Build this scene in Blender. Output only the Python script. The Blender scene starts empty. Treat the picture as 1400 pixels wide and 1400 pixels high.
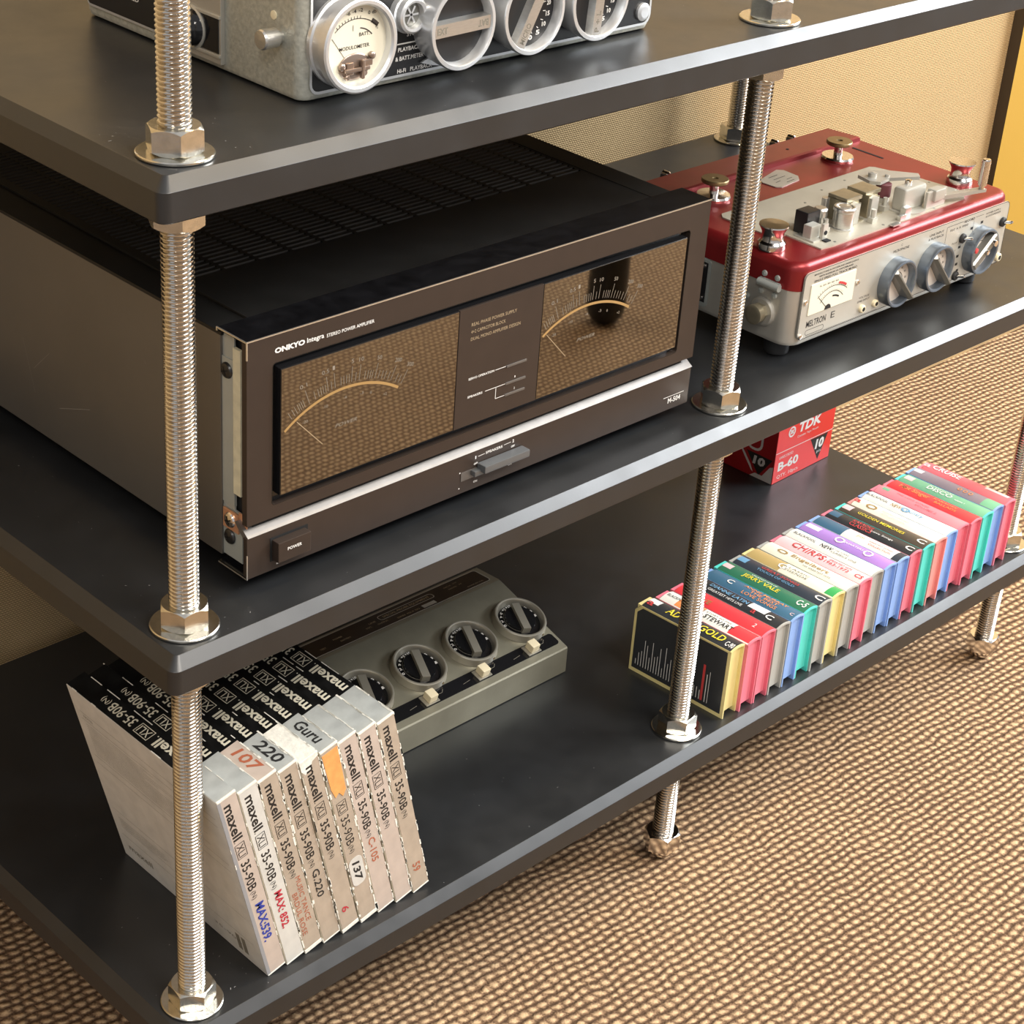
import bpy, bmesh, math, random
from mathutils import Vector, Matrix
random.seed(7)
S = 0.001                      # everything below is written in millimetres
C = bpy.context.scene.collection
sc = bpy.context.scene
PI = math.pi

# ---------------------------------------------------------------- camera
cam_d = bpy.data.cameras.new('camera'); cam = bpy.data.objects.new('camera', cam_d); C.objects.link(cam)
cam_d.sensor_width = 36.0; cam_d.sensor_fit = 'HORIZONTAL'; cam_d.lens = 2653.2387 / 1400 * 36.0
cam_d.clip_start = 0.02; cam_d.clip_end = 60
R0 = ((0.7149825788420813, -0.6960228428701165, 0.06597055521152417),
      (-0.3025046056657444, -0.3930474821799961, -0.8683344058028377),
      (0.630310142313233, 0.6008875759682137, -0.4915722180330808))
m = Matrix.Identity(4)
for i in range(3):
    m[i][0] = R0[0][i]; m[i][1] = -R0[1][i]; m[i][2] = -R0[2][i]
m.translation = Vector((-619.6, -875.5, 1169.3)) * S
cam.matrix_world = m
sc.camera = cam
sc.view_settings.view_transform = 'Standard'
sc.view_settings.look = 'None'
sc.view_settings.gamma = 1.0
sc.view_settings.use_curve_mapping = False
sc.view_settings.exposure = 0.0

# ---------------------------------------------------------------- light
w = bpy.data.worlds.new('room_light'); sc.world = w; w.use_nodes = True
w.node_tree.nodes['Background'].inputs[0].default_value = (0.98, 0.98, 1.0, 1)
w.node_tree.nodes['Background'].inputs[1].default_value = 0.5

def area(name, loc, target, sx, sy, power, col):
    d = bpy.data.lights.new(name, 'AREA'); d.shape = 'RECTANGLE'; d.size = sx; d.size_y = sy
    d.energy = power; d.color = col
    o = bpy.data.objects.new(name, d); C.objects.link(o)
    o.location = loc
    o.rotation_euler = (Vector(target) - Vector(loc)).to_track_quat('-Z', 'Y').to_euler()
    return o
area('window_light', (3.5, -1.45, 2.35), (0.5, 0.1, 0.4), 1.5, 1.6, 190, (0.93, 0.97, 1.0))
area('window_light', (4.3, -0.2, 2.1), (0.9, 0.2, 0.5), 1.1, 1.4, 90, (0.95, 0.97, 1.0))
area('ceiling_lamp', (0.6, -1.7, 2.7), (0.4, 0.0, 0.3), 1.5, 0.9, 78, (1.0, 0.93, 0.84))
area('ceiling_lamp', (-1.6, -1.6, 2.6), (0.3, 0.1, 0.4), 0.6, 0.6, 22, (1.0, 0.93, 0.85))
area('added_wall_glow', (1.3, -0.35, 2.4), (1.3, 0.48, 0.4), 0.5, 0.25, 19, (1.0, 0.74, 0.40))  # added warm light that gilds the cloth wall; no such fixture is known

# ---------------------------------------------------------------- materials
def mat(name, col, rough=0.5, metal=0.0, spec=0.5, bump=0.0, bscale=300.0, vary=0.0, vscale=40.0, coat=0.0, stretch=None, emit=None, rvary=0.0):
    m = bpy.data.materials.new(name); m.use_nodes = True
    nt = m.node_tree; N = nt.nodes; L = nt.links
    p = N['Principled BSDF']
    p.inputs['Base Color'].default_value = (*col, 1)
    p.inputs['Roughness'].default_value = rough
    p.inputs['Metallic'].default_value = metal
    p.inputs['Specular IOR Level'].default_value = spec
    if coat: p.inputs['Coat Weight'].default_value = coat; p.inputs['Coat Roughness'].default_value = 0.08
    tc = N.new('ShaderNodeTexCoord'); mp = N.new('ShaderNodeMapping')
    L.new(tc.outputs['Object'], mp.inputs[0])
    if stretch: mp.inputs['Scale'].default_value = stretch
    if vary:
        n = N.new('ShaderNodeTexNoise'); n.inputs['Scale'].default_value = vscale; n.inputs['Detail'].default_value = 6
        L.new(mp.outputs[0], n.inputs['Vector'])
        r = N.new('ShaderNodeMapRange'); r.inputs[1].default_value = 0.3; r.inputs[2].default_value = 0.7
        r.inputs[3].default_value = 1 - vary; r.inputs[4].default_value = 1 + vary
        L.new(n.outputs[0], r.inputs[0])
        x = N.new('ShaderNodeVectorMath'); x.operation = 'SCALE'; x.inputs[0].default_value = col
        L.new(r.outputs[0], x.inputs['Scale']); L.new(x.outputs[0], p.inputs['Base Color'])
        if rvary:
            r2 = N.new('ShaderNodeMapRange'); r2.inputs[1].default_value = 0.3; r2.inputs[2].default_value = 0.7
            r2.inputs[3].default_value = rough - rvary; r2.inputs[4].default_value = rough + rvary
            L.new(n.outputs[0], r2.inputs[0]); L.new(r2.outputs[0], p.inputs['Roughness'])
    if bump:
        n = N.new('ShaderNodeTexNoise'); n.inputs['Scale'].default_value = bscale; n.inputs['Detail'].default_value = 4
        L.new(mp.outputs[0], n.inputs['Vector'])
        b = N.new('ShaderNodeBump'); b.inputs['Strength'].default_value = bump; b.inputs['Distance'].default_value = 0.0005
        L.new(n.outputs[0], b.inputs['Height']); L.new(b.outputs[0], p.inputs['Normal'])
    if emit:
        p.inputs['Emission Color'].default_value = (*col, 1); p.inputs['Emission Strength'].default_value = emit
    return m

def woven(name, pitch_x, pitch_y, hi, lo, axes=(0, 1), strength=1.0, dist=0.002, rot=0.0, fuzz=0.35, power=1.0, streak=0.25, mid=None, skew=0.0, supow=0.8, base=0.25, warp=None, speck=0.0):
    """rows of raised stitches, every other row shifted by half a stitch"""
    m = bpy.data.materials.new(name); m.use_nodes = True
    nt = m.node_tree; N = nt.nodes; L = nt.links; p = N['Principled BSDF']
    def math_(op, a, b=None, c=None):
        n = N.new('ShaderNodeMath'); n.operation = op
        for i, v in enumerate((a, b, c)):
            if v is None: continue
            if isinstance(v, (int, float)): n.inputs[i].default_value = v
            else: L.new(v, n.inputs[i])
        return n.outputs[0]
    tc = N.new('ShaderNodeTexCoord'); mp = N.new('ShaderNodeMapping'); mp.inputs['Rotation'].default_value = (0, 0, rot)
    L.new(tc.outputs['Object'], mp.inputs[0])
    wn = N.new('ShaderNodeTexNoise'); wn.inputs['Scale'].default_value = 0.35 / pitch_x; wn.inputs['Detail'].default_value = 3
    L.new(mp.outputs[0], wn.inputs['Vector'])
    off = N.new('ShaderNodeVectorMath'); off.operation = 'SUBTRACT'; off.inputs[1].default_value = (0.5, 0.5, 0.5); L.new(wn.outputs['Color'], off.inputs[0])
    sca = N.new('ShaderNodeVectorMath'); sca.operation = 'SCALE'; sca.inputs['Scale'].default_value = pitch_x * (1.8 * fuzz if warp is None else warp); L.new(off.outputs[0], sca.inputs[0])
    ad = N.new('ShaderNodeVectorMath'); ad.operation = 'ADD'; L.new(mp.outputs[0], ad.inputs[0]); L.new(sca.outputs[0], ad.inputs[1])
    sep = N.new('ShaderNodeSeparateXYZ'); L.new(ad.outputs[0], sep.inputs[0])
    u = math_('DIVIDE', sep.outputs[axes[0]], pitch_x); v = math_('DIVIDE', sep.outputs[axes[1]], pitch_y)
    row = math_('FLOOR', v)
    par = math_('MODULO', row, 2.0); par = math_('ABSOLUTE', par)
    u2 = math_('ADD', math_('ADD', u, math_('MULTIPLY', par, 0.5)), math_('MULTIPLY', v, skew))
    fv = math_('SUBTRACT', v, row); fu = math_('FRACT', u2)
    sv = math_('SINE', math_('MULTIPLY', fv, PI)); su = math_('SINE', math_('MULTIPLY', fu, PI))
    su = math_('POWER', su, supow)
    h = math_('MULTIPLY', sv, math_('ADD', math_('MULTIPLY', su, 1-base), base))
    if power != 1.0: h = math_('POWER', h, power)
    fn = N.new('ShaderNodeTexNoise'); fn.inputs['Scale'].default_value = 2.2 / pitch_x; fn.inputs['Detail'].default_value = 5; fn.inputs['Roughness'].default_value = 0.75
    L.new(mp.outputs[0], fn.inputs['Vector'])
    hh = math_('ADD', h, math_('MULTIPLY', math_('SUBTRACT', fn.outputs[0], 0.5), fuzz))
    b = N.new('ShaderNodeBump'); b.inputs['Strength'].default_value = strength; b.inputs['Distance'].default_value = dist
    L.new(hh, b.inputs['Height']); L.new(b.outputs[0], p.inputs['Normal'])
    big = N.new('ShaderNodeTexNoise'); big.inputs['Scale'].default_value = 6; big.inputs['Detail'].default_value = 3; L.new(tc.outputs['Object'], big.inputs['Vector'])
    t = math_('ADD', hh, math_('MULTIPLY', math_('SUBTRACT', big.outputs[0], 0.5), streak))
    if speck:
        sp = N.new('ShaderNodeTexNoise'); sp.inputs['Scale'].default_value = 6.0 / pitch_x; sp.inputs['Detail'].default_value = 2; L.new(mp.outputs[0], sp.inputs['Vector'])
        t = math_('ADD', t, math_('MULTIPLY', math_('SUBTRACT', sp.outputs[0], 0.5), speck))
    cr = N.new('ShaderNodeValToRGB'); cr.color_ramp.elements[0].color = (*lo, 1); cr.color_ramp.elements[1].color = (*hi, 1)
    cr.color_ramp.elements[0].position = 0.08; cr.color_ramp.elements[1].position = 0.85
    if mid: e = cr.color_ramp.elements.new(0.42); e.color = (*mid, 1)
    L.new(t, cr.inputs[0]); L.new(cr.outputs[0], p.inputs['Base Color'])
    p.inputs['Roughness'].default_value = 0.85; p.inputs['Specular IOR Level'].default_value = 0.2
    return m

M = {}
M['carpet'] = woven('sisal_carpet', 0.0105, 0.0088, (0.82, 0.575, 0.335), (0.13, 0.074, 0.042), (0, 1), 1.0, 0.0045, math.radians(4), 1.05, 1.3, 0.2, (0.38, 0.235, 0.135), 0.25, 1.2, 0.38, 1.0, 0.8)
M['wallcloth'] = woven('wall_cloth', 0.0032, 0.0023, (0.60, 0.43, 0.225), (0.15, 0.095, 0.04), (0, 2), 0.8, 0.0010, 0, 0.25, 0.6, 0.12)
M['yellow'] = mat('yellow_paint', (0.40, 0.235, 0.026), 0.7, bump=0.2, bscale=500)
M['board'] = mat('charcoal_board', (0.0155, 0.0165, 0.018), 0.36, spec=0.68, bump=0.05, bscale=900, vary=0.12, vscale=30, rvary=0.04)
M['steel'] = mat('stainless_steel', (0.66, 0.63, 0.58), 0.17, 1.0, vary=0.06, vscale=120)
M['zinc'] = mat('bright_nut_steel', (0.68, 0.66, 0.60), 0.20, 1.0, vary=0.10, vscale=200, bump=0.08, bscale=600)
M['facebrown'] = mat('brown_anodised_face', (0.048, 0.034, 0.027), 0.42, 0.35, 0.5, vary=0.05, vscale=60)
M['glossblack'] = mat('gloss_black', (0.006, 0.006, 0.007), 0.16, spec=0.35, vary=0.4, vscale=90)
M['blacksheet'] = mat('black_sheet_steel', (0.010, 0.010, 0.010), 0.42, spec=0.3, vary=0.2, vscale=40)
M['bodyside'] = mat('satin_black_side', (0.17, 0.158, 0.14), 0.36, 0.55, 0.5, bump=0.05, bscale=1500, vary=0.08, vscale=8)
M['ventlit'] = mat('vent_slot_lit_edge', (0.085, 0.075, 0.065), 0.5, 0.3)  # lighter than the cover sheet: light on the slot edges put into the colour
M['dark'] = mat('dark_inside', (0.004, 0.004, 0.004), 0.8)
M['edge'] = mat('worn_highlit_metal', (0.75, 0.73, 0.68), 0.3, 0.9)
M['strip'] = mat('bare_aluminium_strip', (0.20, 0.187, 0.175), 0.46, 0.7, vary=0.08, vscale=100)
M['mirror'] = mat('smoked_meter_glass', (0.235, 0.22, 0.195), 0.025, 1.0)
M['acrylic'] = mat('black_acrylic', (0.01, 0.01, 0.011), 0.08, spec=0.6)
M['gold'] = mat('gold_print', (0.36, 0.215, 0.075), 0.6)
M['faint'] = mat('faint_scale_print', (0.26, 0.22, 0.17), 0.6)
M['goldtext'] = mat('pale_gold_print', (0.40, 0.30, 0.18), 0.6)
M['white'] = mat('white_print', (0.80, 0.78, 0.74), 0.6)
M['black'] = mat('black_print', (0.015, 0.013, 0.012), 0.6)
M['darktext'] = mat('dark_brown_print', (0.05, 0.04, 0.035), 0.6)
M['greyink'] = mat('grey_print', (0.20, 0.18, 0.14), 0.7)
M['red'] = mat('red_print', (0.55, 0.05, 0.05), 0.6)
M['redink'] = mat('red_marker', (0.48, 0.03, 0.05), 0.6)
M['rustink'] = mat('rust_marker', (0.42, 0.12, 0.06), 0.6)
M['blueink'] = mat('blue_marker', (0.03, 0.05, 0.33), 0.6)
M['blackink'] = mat('black_marker', (0.02, 0.02, 0.02), 0.6)
M['galv'] = mat('galvanised_sheet', (0.42, 0.45, 0.43), 0.42, 0.35, vary=0.06, vscale=40)
M['felt'] = mat('cream_felt_strip', (0.62, 0.58, 0.42), 0.9, vary=0.1, vscale=150)
M['screwdark'] = mat('dark_screw', (0.06, 0.06, 0.06), 0.3, 0.8)
M['copper'] = mat('copper_clip', (0.72, 0.38, 0.22), 0.4, 0.6, vary=0.1, vscale=200)
M['silverbtn'] = mat('slider_grey', (0.16, 0.17, 0.18), 0.3, 0.5)
M['redcase'] = mat('red_anodised_case', (0.27, 0.017, 0.019), 0.35, 0.45, 0.6, bump=0.04, bscale=900, vary=0.12, vscale=35)
M['silvercase'] = mat('cast_silver_case', (0.50, 0.48, 0.43), 0.40, 0.55, vary=0.05, vscale=40)
M['frontplate'] = mat('champagne_plate', (0.53, 0.51, 0.45), 0.42, 0.45, vary=0.03, vscale=40)
M['deck'] = mat('matt_deck_plate', (0.50, 0.46, 0.37), 0.5, 0.35, vary=0.04, vscale=60)
M['chrome'] = mat('polished_metal', (0.80, 0.76, 0.72), 0.13, 1.0)
M['brush'] = mat('brushed_aluminium', (0.66, 0.65, 0.62), 0.30, 0.9, vary=0.06, vscale=200, stretch=(1, 1, 6))
M['brass'] = mat('dull_brass', (0.33, 0.24, 0.12), 0.38, 0.8, vary=0.1, vscale=150)
M['brassgrey'] = mat('nickel_brass_head', (0.44, 0.39, 0.28), 0.33, 0.8, vary=0.1, vscale=200)
M['slate'] = mat('slate_blue_ring', (0.19, 0.22, 0.26), 0.30, 0.7)
M['dial'] = mat('cream_dial', (0.70, 0.62, 0.54), 0.5)
M['cream'] = mat('cream_meter_face', (0.74, 0.70, 0.56), 0.5)
M['creambtn'] = mat('cream_button', (0.80, 0.70, 0.48), 0.4)
M['pointer'] = mat('grey_pointer', (0.24, 0.24, 0.22), 0.35, 0.6)
M['rubber'] = mat('black_rubber', (0.015, 0.015, 0.016), 0.55)
M['maroon'] = mat('maroon_rubber', (0.13, 0.035, 0.04), 0.6)
M['hammer'] = mat('hammertone_case', (0.45, 0.45, 0.39), 0.38, 0.35, bump=0.5, bscale=420, vary=0.16, vscale=300)
M['panelblack'] = mat('black_panel', (0.012, 0.012, 0.013), 0.35)
M['alu'] = mat('turned_aluminium', (0.72, 0.73, 0.74), 0.33, 0.7)
M['coil'] = mat('pinkish_meter_works', (0.34, 0.26, 0.21), 0.28, 0.8)
M['mixer'] = mat('khaki_silver_case', (0.30, 0.283, 0.215), 0.40, 0.5, bump=0.15, bscale=700, vary=0.07, vscale=50)
M['mixring'] = mat('khaki_turned_ring', (0.40, 0.375, 0.31), 0.36, 0.55)
M['card'] = mat('aged_white_card', (0.50, 0.46, 0.36), 0.75, vary=0.10, vscale=60, bump=0.1)
M['cardbright'] = mat('white_card', (0.62, 0.60, 0.55), 0.65, vary=0.08, vscale=70)
M['cardtan'] = mat('tan_spine_card', (0.43, 0.35, 0.27), 0.7, vary=0.10, vscale=70, bump=0.1)
M['cardpink'] = mat('pale_pinkish_spine_card', (0.52, 0.43, 0.365), 0.65, vary=0.08, vscale=70)
M['worn'] = mat('worn_card_edge', (0.80, 0.78, 0.70), 0.85, vary=0.12, vscale=200, bump=0.5, bscale=500)
M['cardblack'] = mat('black_card', (0.010, 0.010, 0.010), 0.30, spec=0.4, vary=0.5, vscale=60)
M['cardsilver'] = mat('silver_grey_card', (0.50, 0.52, 0.50), 0.4, 0.2, vary=0.12, vscale=80)
M['spinegrey'] = mat('grey_band', (0.30, 0.30, 0.31), 0.5)
M['orange'] = mat('orange_tape', (0.78, 0.36, 0.11), 0.6, vary=0.15, vscale=120)
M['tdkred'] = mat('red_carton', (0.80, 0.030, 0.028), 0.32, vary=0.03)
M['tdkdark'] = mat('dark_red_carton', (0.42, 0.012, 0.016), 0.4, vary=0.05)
M['cartonwhite'] = mat('white_carton', (0.75, 0.72, 0.70), 0.5)
M['blackstandin'] = mat('black_stand_in', (0.008, 0.008, 0.009), 0.5)

# ---------------------------------------------------------------- mesh helpers
class MB:
    def __init__(s): s.v = []; s.f = []; s.mi = []; s.cur = 0
    def add(s, vs, fs, T=None):
        b = len(s.v)
        for p in vs:
            p = Vector(p)
            s.v.append(T @ p if T else p)
        for f in fs: s.f.append([b + i for i in f]); s.mi.append(s.cur)
        return s
    def box(s, x0, x1, y0, y1, z0, z1, bev=0.0, T=None):
        if bev <= 0:
            vs = [(x0,y0,z0),(x1,y0,z0),(x1,y1,z0),(x0,y1,z0),(x0,y0,z1),(x1,y0,z1),(x1,y1,z1),(x0,y1,z1)]
            return s.add(vs, [(0,3,2,1),(4,5,6,7),(0,1,5,4),(1,2,6,5),(2,3,7,6),(3,0,4,7)], T)
        bm = bmesh.new(); bmesh.ops.create_cube(bm, size=1)
        for v in bm.verts: v.co = Vector(((x0+x1)/2+v.co.x*(x1-x0), (y0+y1)/2+v.co.y*(y1-y0), (z0+z1)/2+v.co.z*(z1-z0)))
        bmesh.ops.bevel(bm, geom=list(bm.edges), offset=bev, segments=2, affect='EDGES', profile=0.5)
        bm.verts.index_update()
        s.add([v.co.copy() for v in bm.verts], [[v.index for v in f.verts] for f in bm.faces], T); bm.free()
        return s
    def loft(s, rings, cap0=True, cap1=True, T=None, closed=True):
        n = len(rings[0]); vs = [p for r in rings for p in r]; fs = []
        for k in range(len(rings)-1):
            for i in range(n if closed else n-1):
                j = (i+1) % n
                fs.append((k*n+i, k*n+j, (k+1)*n+j, (k+1)*n+i))
        if cap0: fs.append(tuple(reversed(range(n))))
        if cap1: fs.append(tuple((len(rings)-1)*n+i for i in range(n)))
        return s.add(vs, fs, T)
    def lathe(s, prof, seg=24, T=None, a0=0.0):
        """prof: list of (r, h); axis local z"""
        rings = [[(max(r,1e-4)*math.cos(a0+2*PI*i/seg), max(r,1e-4)*math.sin(a0+2*PI*i/seg), h) for i in range(seg)] for r, h in prof]
        return s.loft(rings, prof[0][0] > 1e-3, prof[-1][0] > 1e-3, T)
    def prism(s, poly, t, T=None):
        """poly: (u,v) list counter-clockwise, extruded from w=0 to w=t"""
        return s.loft([[(a,b,0) for a,b in poly], [(a,b,t) for a,b in poly]], True, True, T)
    def build(s, name, mats, parent=None, org=None, smooth=30):
        return finish(name, s, mats, parent, org, smooth)

def finish(name, mb, mats, parent=None, org=None, smooth=35):
    if org is None: org = ORG.get(parent, Vector((0,0,0))) if parent else Vector((0,0,0))
    me = bpy.data.meshes.new(name)
    me.from_pydata([(p - org) * S for p in mb.v], [], mb.f)
    if not isinstance(mats, (list, tuple)): mats = [mats]
    for m_ in mats: me.materials.append(m_)
    me.polygons.foreach_set('material_index', mb.mi)
    me.update()
    if smooth:
        me.polygons.foreach_set('use_smooth', [True]*len(me.polygons))
        me.set_sharp_from_angle(angle=math.radians(smooth))
    o = bpy.data.objects.new(name, me); C.objects.link(o)
    if smooth and len(me.polygons) < 5000:
        wn = o.modifiers.new('weighted_normal', 'WEIGHTED_NORMAL'); wn.keep_sharp = True
    if parent: o.parent = parent; ORG[o] = org
    else: ORG[o] = org
    return o
ORG = {}

def frame_T(org, xd, yd):
    """local x -> xd, local y -> yd, local z -> xd x yd"""
    x = Vector(xd).normalized(); y = Vector(yd).normalized(); z = x.cross(y)
    m = Matrix.Identity(4)
    for i in range(3): m[i][0] = x[i]; m[i][1] = y[i]; m[i][2] = z[i]
    m.translation = Vector(org)
    return m
def FRONT(x, y, z): return frame_T((x, y, z), (1,0,0), (0,0,1))      # local z points to -y (towards the viewer)
def LEFT(x, y, z): return frame_T((x, y, z), (0,-1,0), (0,0,1))       # local z points to -x
def UP(x, y, z, a=0.0): return frame_T((x, y, z), (math.cos(a), math.sin(a), 0), (-math.sin(a), math.cos(a), 0))

def rrect(x0, x1, y0, y1, r, n=4):
    pts = []
    for cx, cy, a in ((x1-r, y1-r, 0), (x0+r, y1-r, 90), (x0+r, y0+r, 180), (x1-r, y0+r, 270)):
        for i in range(n+1):
            t = math.radians(a + 90*i/n); pts.append((cx+r*math.cos(t), cy+r*math.sin(t)))
    return pts

def thing(name, label, cat, org, group=None, rot=0.0):
    o = bpy.data.objects.new(name, None); C.objects.link(o)
    o.empty_display_size = 0.02
    o.location = Vector(org) * S; o.rotation_euler = (0, 0, rot)
    o['label'] = label; o['category'] = cat
    if group: o['group'] = group
    ORG[o] = Vector(org) if not rot else Vector((0,0,0))
    return o
def structure(o, label=None):
    o['kind'] = 'structure'
    if label: o['label'] = label
    return o

_tc = {}
def text_raw(s, bold=0.0, shear=0.0):
    k = (s, bold, shear)
    if k in _tc: return _tc[k]
    cu = bpy.data.curves.new('t', 'FONT'); cu.body = s; cu.size = 1.0; cu.resolution_u = 2; cu.offset = bold; cu.shear = shear
    cu.fill_mode = 'FRONT'
    o = bpy.data.objects.new('t', cu); C.objects.link(o)
    dg = bpy.context.evaluated_depsgraph_get(); dg.update()
    me = bpy.data.meshes.new_from_object(o.evaluated_get(dg))
    vs = [v.co.copy() for v in me.vertices]; fs = [tuple(p.vertices) for p in me.polygons]
    bpy.data.objects.remove(o); bpy.data.curves.remove(cu); bpy.data.meshes.remove(me)
    x0 = min(v.x for v in vs); x1 = max(v.x for v in vs); y0 = min(v.y for v in vs); y1 = max(v.y for v in vs)
    r = ([((v.x-x0)/(x1-x0), (v.y-y0)/(y1-y0)) for v in vs], fs)
    _tc[k] = r
    return r
def put_text(mb, s, T, u, v, wd, ht, bold=0.0, shear=0.0, lift=0.0, flipx=False):
    vs, fs = text_raw(s, bold, shear)
    mb.add([(u + a*wd, v + b*ht, lift) for a, b in vs], fs, T)
def quad(mb, T, u0, u1, v0, v1, lift=0.0):
    mb.add([(u0,v0,lift),(u1,v0,lift),(u1,v1,lift),(u0,v1,lift)], [(0,1,2,3)], T)
def line(mb, T, a, b, wd, lift=0.0):
    a = Vector((a[0], a[1])); b = Vector((b[0], b[1])); d = (b-a).normalized(); n = Vector((-d.y, d.x))*wd/2
    mb.add([(*(a-n), lift), (*(b-n), lift), (*(b+n), lift), (*(a+n), lift)], [(0,1,2,3)], T)
def outline(mb, T, u0, u1, v0, v1, r, wd, lift=0.0, n=4):
    a = rrect(u0, u1, v0, v1, r, n); b = rrect(u0+wd, u1-wd, v0+wd, v1-wd, max(r-wd, 0.01), n); k = len(a)
    mb.add([(*p, lift) for p in a] + [(*p, lift) for p in b], [(i, (i+1) % k, k+(i+1) % k, k+i) for i in range(k)], T)
def ring_flat(mb, T, cx, cy, r0, r1, a0=0, a1=360, n=32, lift=0.0):
    vs = []; fs = []
    for i in range(n+1):
        t = math.radians(a0 + (a1-a0)*i/n)
        vs += [(cx+r0*math.cos(t), cy+r0*math.sin(t), lift), (cx+r1*math.cos(t), cy+r1*math.sin(t), lift)]
        if i < n: fs.append((2*i, 2*i+1, 2*i+3, 2*i+2))
    mb.add(vs, fs, T)
def plate_hole(mb, T, outer, inner, t):
    """ring plate between two equal-length loops, thickness t behind the front"""
    n = len(outer)
    vs = [(a,b,0) for a,b in outer] + [(a,b,0) for a,b in inner] + [(a,b,-t) for a,b in outer] + [(a,b,-t) for a,b in inner]
    fs = []
    for i in range(n):
        j = (i+1) % n
        fs += [(i, j, n+j, n+i), (n+i, n+j, 3*n+j, 3*n+i), (i, 2*n+i, 2*n+j, j), (2*n+i, 3*n+i, 3*n+j, 2*n+j)]
    mb.add(vs, fs, T)

# ---------------------------------------------------------------- the setting
Z1, Z2, Z3 = 146.0, 472.7, 791.3
mb = MB(); mb.box(-2600, 4200, -3600, 900, -20, 0)
structure(mb.build('floor', M['carpet'], smooth=0), 'woven sisal carpet in tan and brown')
mb = MB()
mb.box(-2600, 4200, 484, 620, 0, 2700)
structure(mb.build('wall_back', M['wallcloth'], smooth=0), 'wall covered in woven beige cloth')
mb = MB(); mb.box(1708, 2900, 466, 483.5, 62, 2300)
mb.mi = [1 if k in (0, 1, 3, 5) else 0 for k in range(6)]  # edge faces coloured dark: the shade beside the panel put into the material
o = mb.build('yellow_panel', [M['yellow'], mat('shaded_panel_edge', (0.045, 0.03, 0.015), 0.7)], None, Vector((2200, 483, 62)), smooth=0); o.location = (2.2, 0.483, 0.062)
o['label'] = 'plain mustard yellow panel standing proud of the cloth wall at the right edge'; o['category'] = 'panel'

# ---------------------------------------------------------------- shelving unit
unit = thing('shelving_unit', 'charcoal three-tier shelving unit standing on threaded steel rods', 'shelving unit', (0, 0, 0))
for zt in (Z1, Z2, Z3):
    mb = MB(); rings = []
    def rr(i, r, z): return [(x, y, z) for x, y in rrect(-33.2+i, 1103.2-i, -33.2+i, 466.8-i, r, 6)]
    rings = [rr(0.8, 6.4, zt-26), rr(0, 7.2, zt-25.2), rr(0, 7.2, zt-7.6), rr(0.15, 7.1, zt-7.3), rr(7.2, 3.4, zt-0.15), rr(7.6, 3.2, zt)]
    mb.loft(rings, True, True)
    mb.build('shelf_board', M['board'], unit, smooth=24)

def rod_mesh():
    mb = MB(); seg = 26; sub = 6; pitch = 3.0; z0, z1 = 16.0, 945.0
    n = int((z1-z0)/pitch*sub); rings = []
    for k in range(n+1):
        z = z0 + k*pitch/sub; r_ = []
        for i in range(seg):
            ph = (k/sub - i/seg) % 1.0
            tri = 1 - abs(2*ph - 1)
            r = 8.45 + 1.6*min(1.0, tri*1.7)
            r_.append((r*math.cos(2*PI*i/seg), r*math.sin(2*PI*i/seg), z))
        rings.append(r_)
    mb.loft(rings); return mb
def nut(mb, cz, h, af, rot, T0=(0,0), hole=True, top=True, bot=True):
    seg = 48; rings = []
    def hexr(t):
        t = (t - rot) % (PI/3); return af/2 / math.cos(t - PI/6)
    def ring(kind):
        out = []
        for i in range(seg):
            t = rot + 2*PI*i/seg; hr = hexr(t); ch = (hr - af/2*0.985) * 0.75
            if kind == 'b0': r, z = af/2*0.985, cz
            elif kind == 'b1': r, z = hr, cz + (ch if bot else 0)
            elif kind == 't1': r, z = hr, cz + h - (ch if top else 0)
            else: r, z = af/2*0.985, cz + h
            out.append((T0[0] + r*math.cos(t), T0[1] + r*math.sin(t), z))
        return out
    mb.loft([ring('b0'), ring('b1'), ring('t1'), ring('t0')])
rod_me = None
view = math.radians(234.7); view2 = math.radians(217)
rot_tab = {(0,2): view+math.radians(11), (0,1): view, (0,0): view+math.radians(30), (1,2): view2+math.radians(3), (1,1): view2+math.radians(7), (1,0): view2+math.radians(32)}
for ix in range(3):
    for iy in range(2):
        X, Y = ix*535.0, iy*433.6
        if rod_me is None:
            rod = rod_mesh().build('threaded_rod', M['steel'], unit, smooth=34); rod_me = rod.data
        else:
            rod = bpy.data.objects.new('threaded_rod', rod_me); C.objects.link(rod); rod.parent = unit; ORG[rod] = Vector((0,0,0))
        rod.location = (X*S, Y*S, 0)
        for k, zt in enumerate((Z1, Z2, Z3)):
            a = rot_tab.get((ix, k)) if iy == 0 else None
            if a is None: a = random.uniform(0, PI/3)
            mb = MB(); nut(mb, zt+2.4, 15.5, 30, a); mb.build('hex_nut', M['zinc'], rod, smooth=22)
            mb = MB(); mb.lathe([(9.5, 0), (22.2, 0), (22.9, 0.7), (22.9, 1.8), (22.2, 2.4), (9.5, 2.4)], 48, UP(0, 0, zt+0.05)); mb.build('washer', M['zinc'], rod, smooth=40)
            mb = MB(); nut(mb, zt-26-16.5, 16, 30, a + math.radians(0 if k == 2 else random.uniform(0, 50))); mb.build('hex_nut', M['zinc'], rod, smooth=22)
        mb = MB(); nut(mb, 12, 17, 30, (view2+math.radians(22)) if ix == 1 else random.uniform(0, PI/3), bot=False)
        mb.lathe([(0, 0), (4, 0.4), (8.5, 2.2), (12, 5.5), (13.8, 9.5), (14.2, 12.2)], 32)
        mb.build('cap_nut', M['chrome'], rod, smooth=30)

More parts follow.
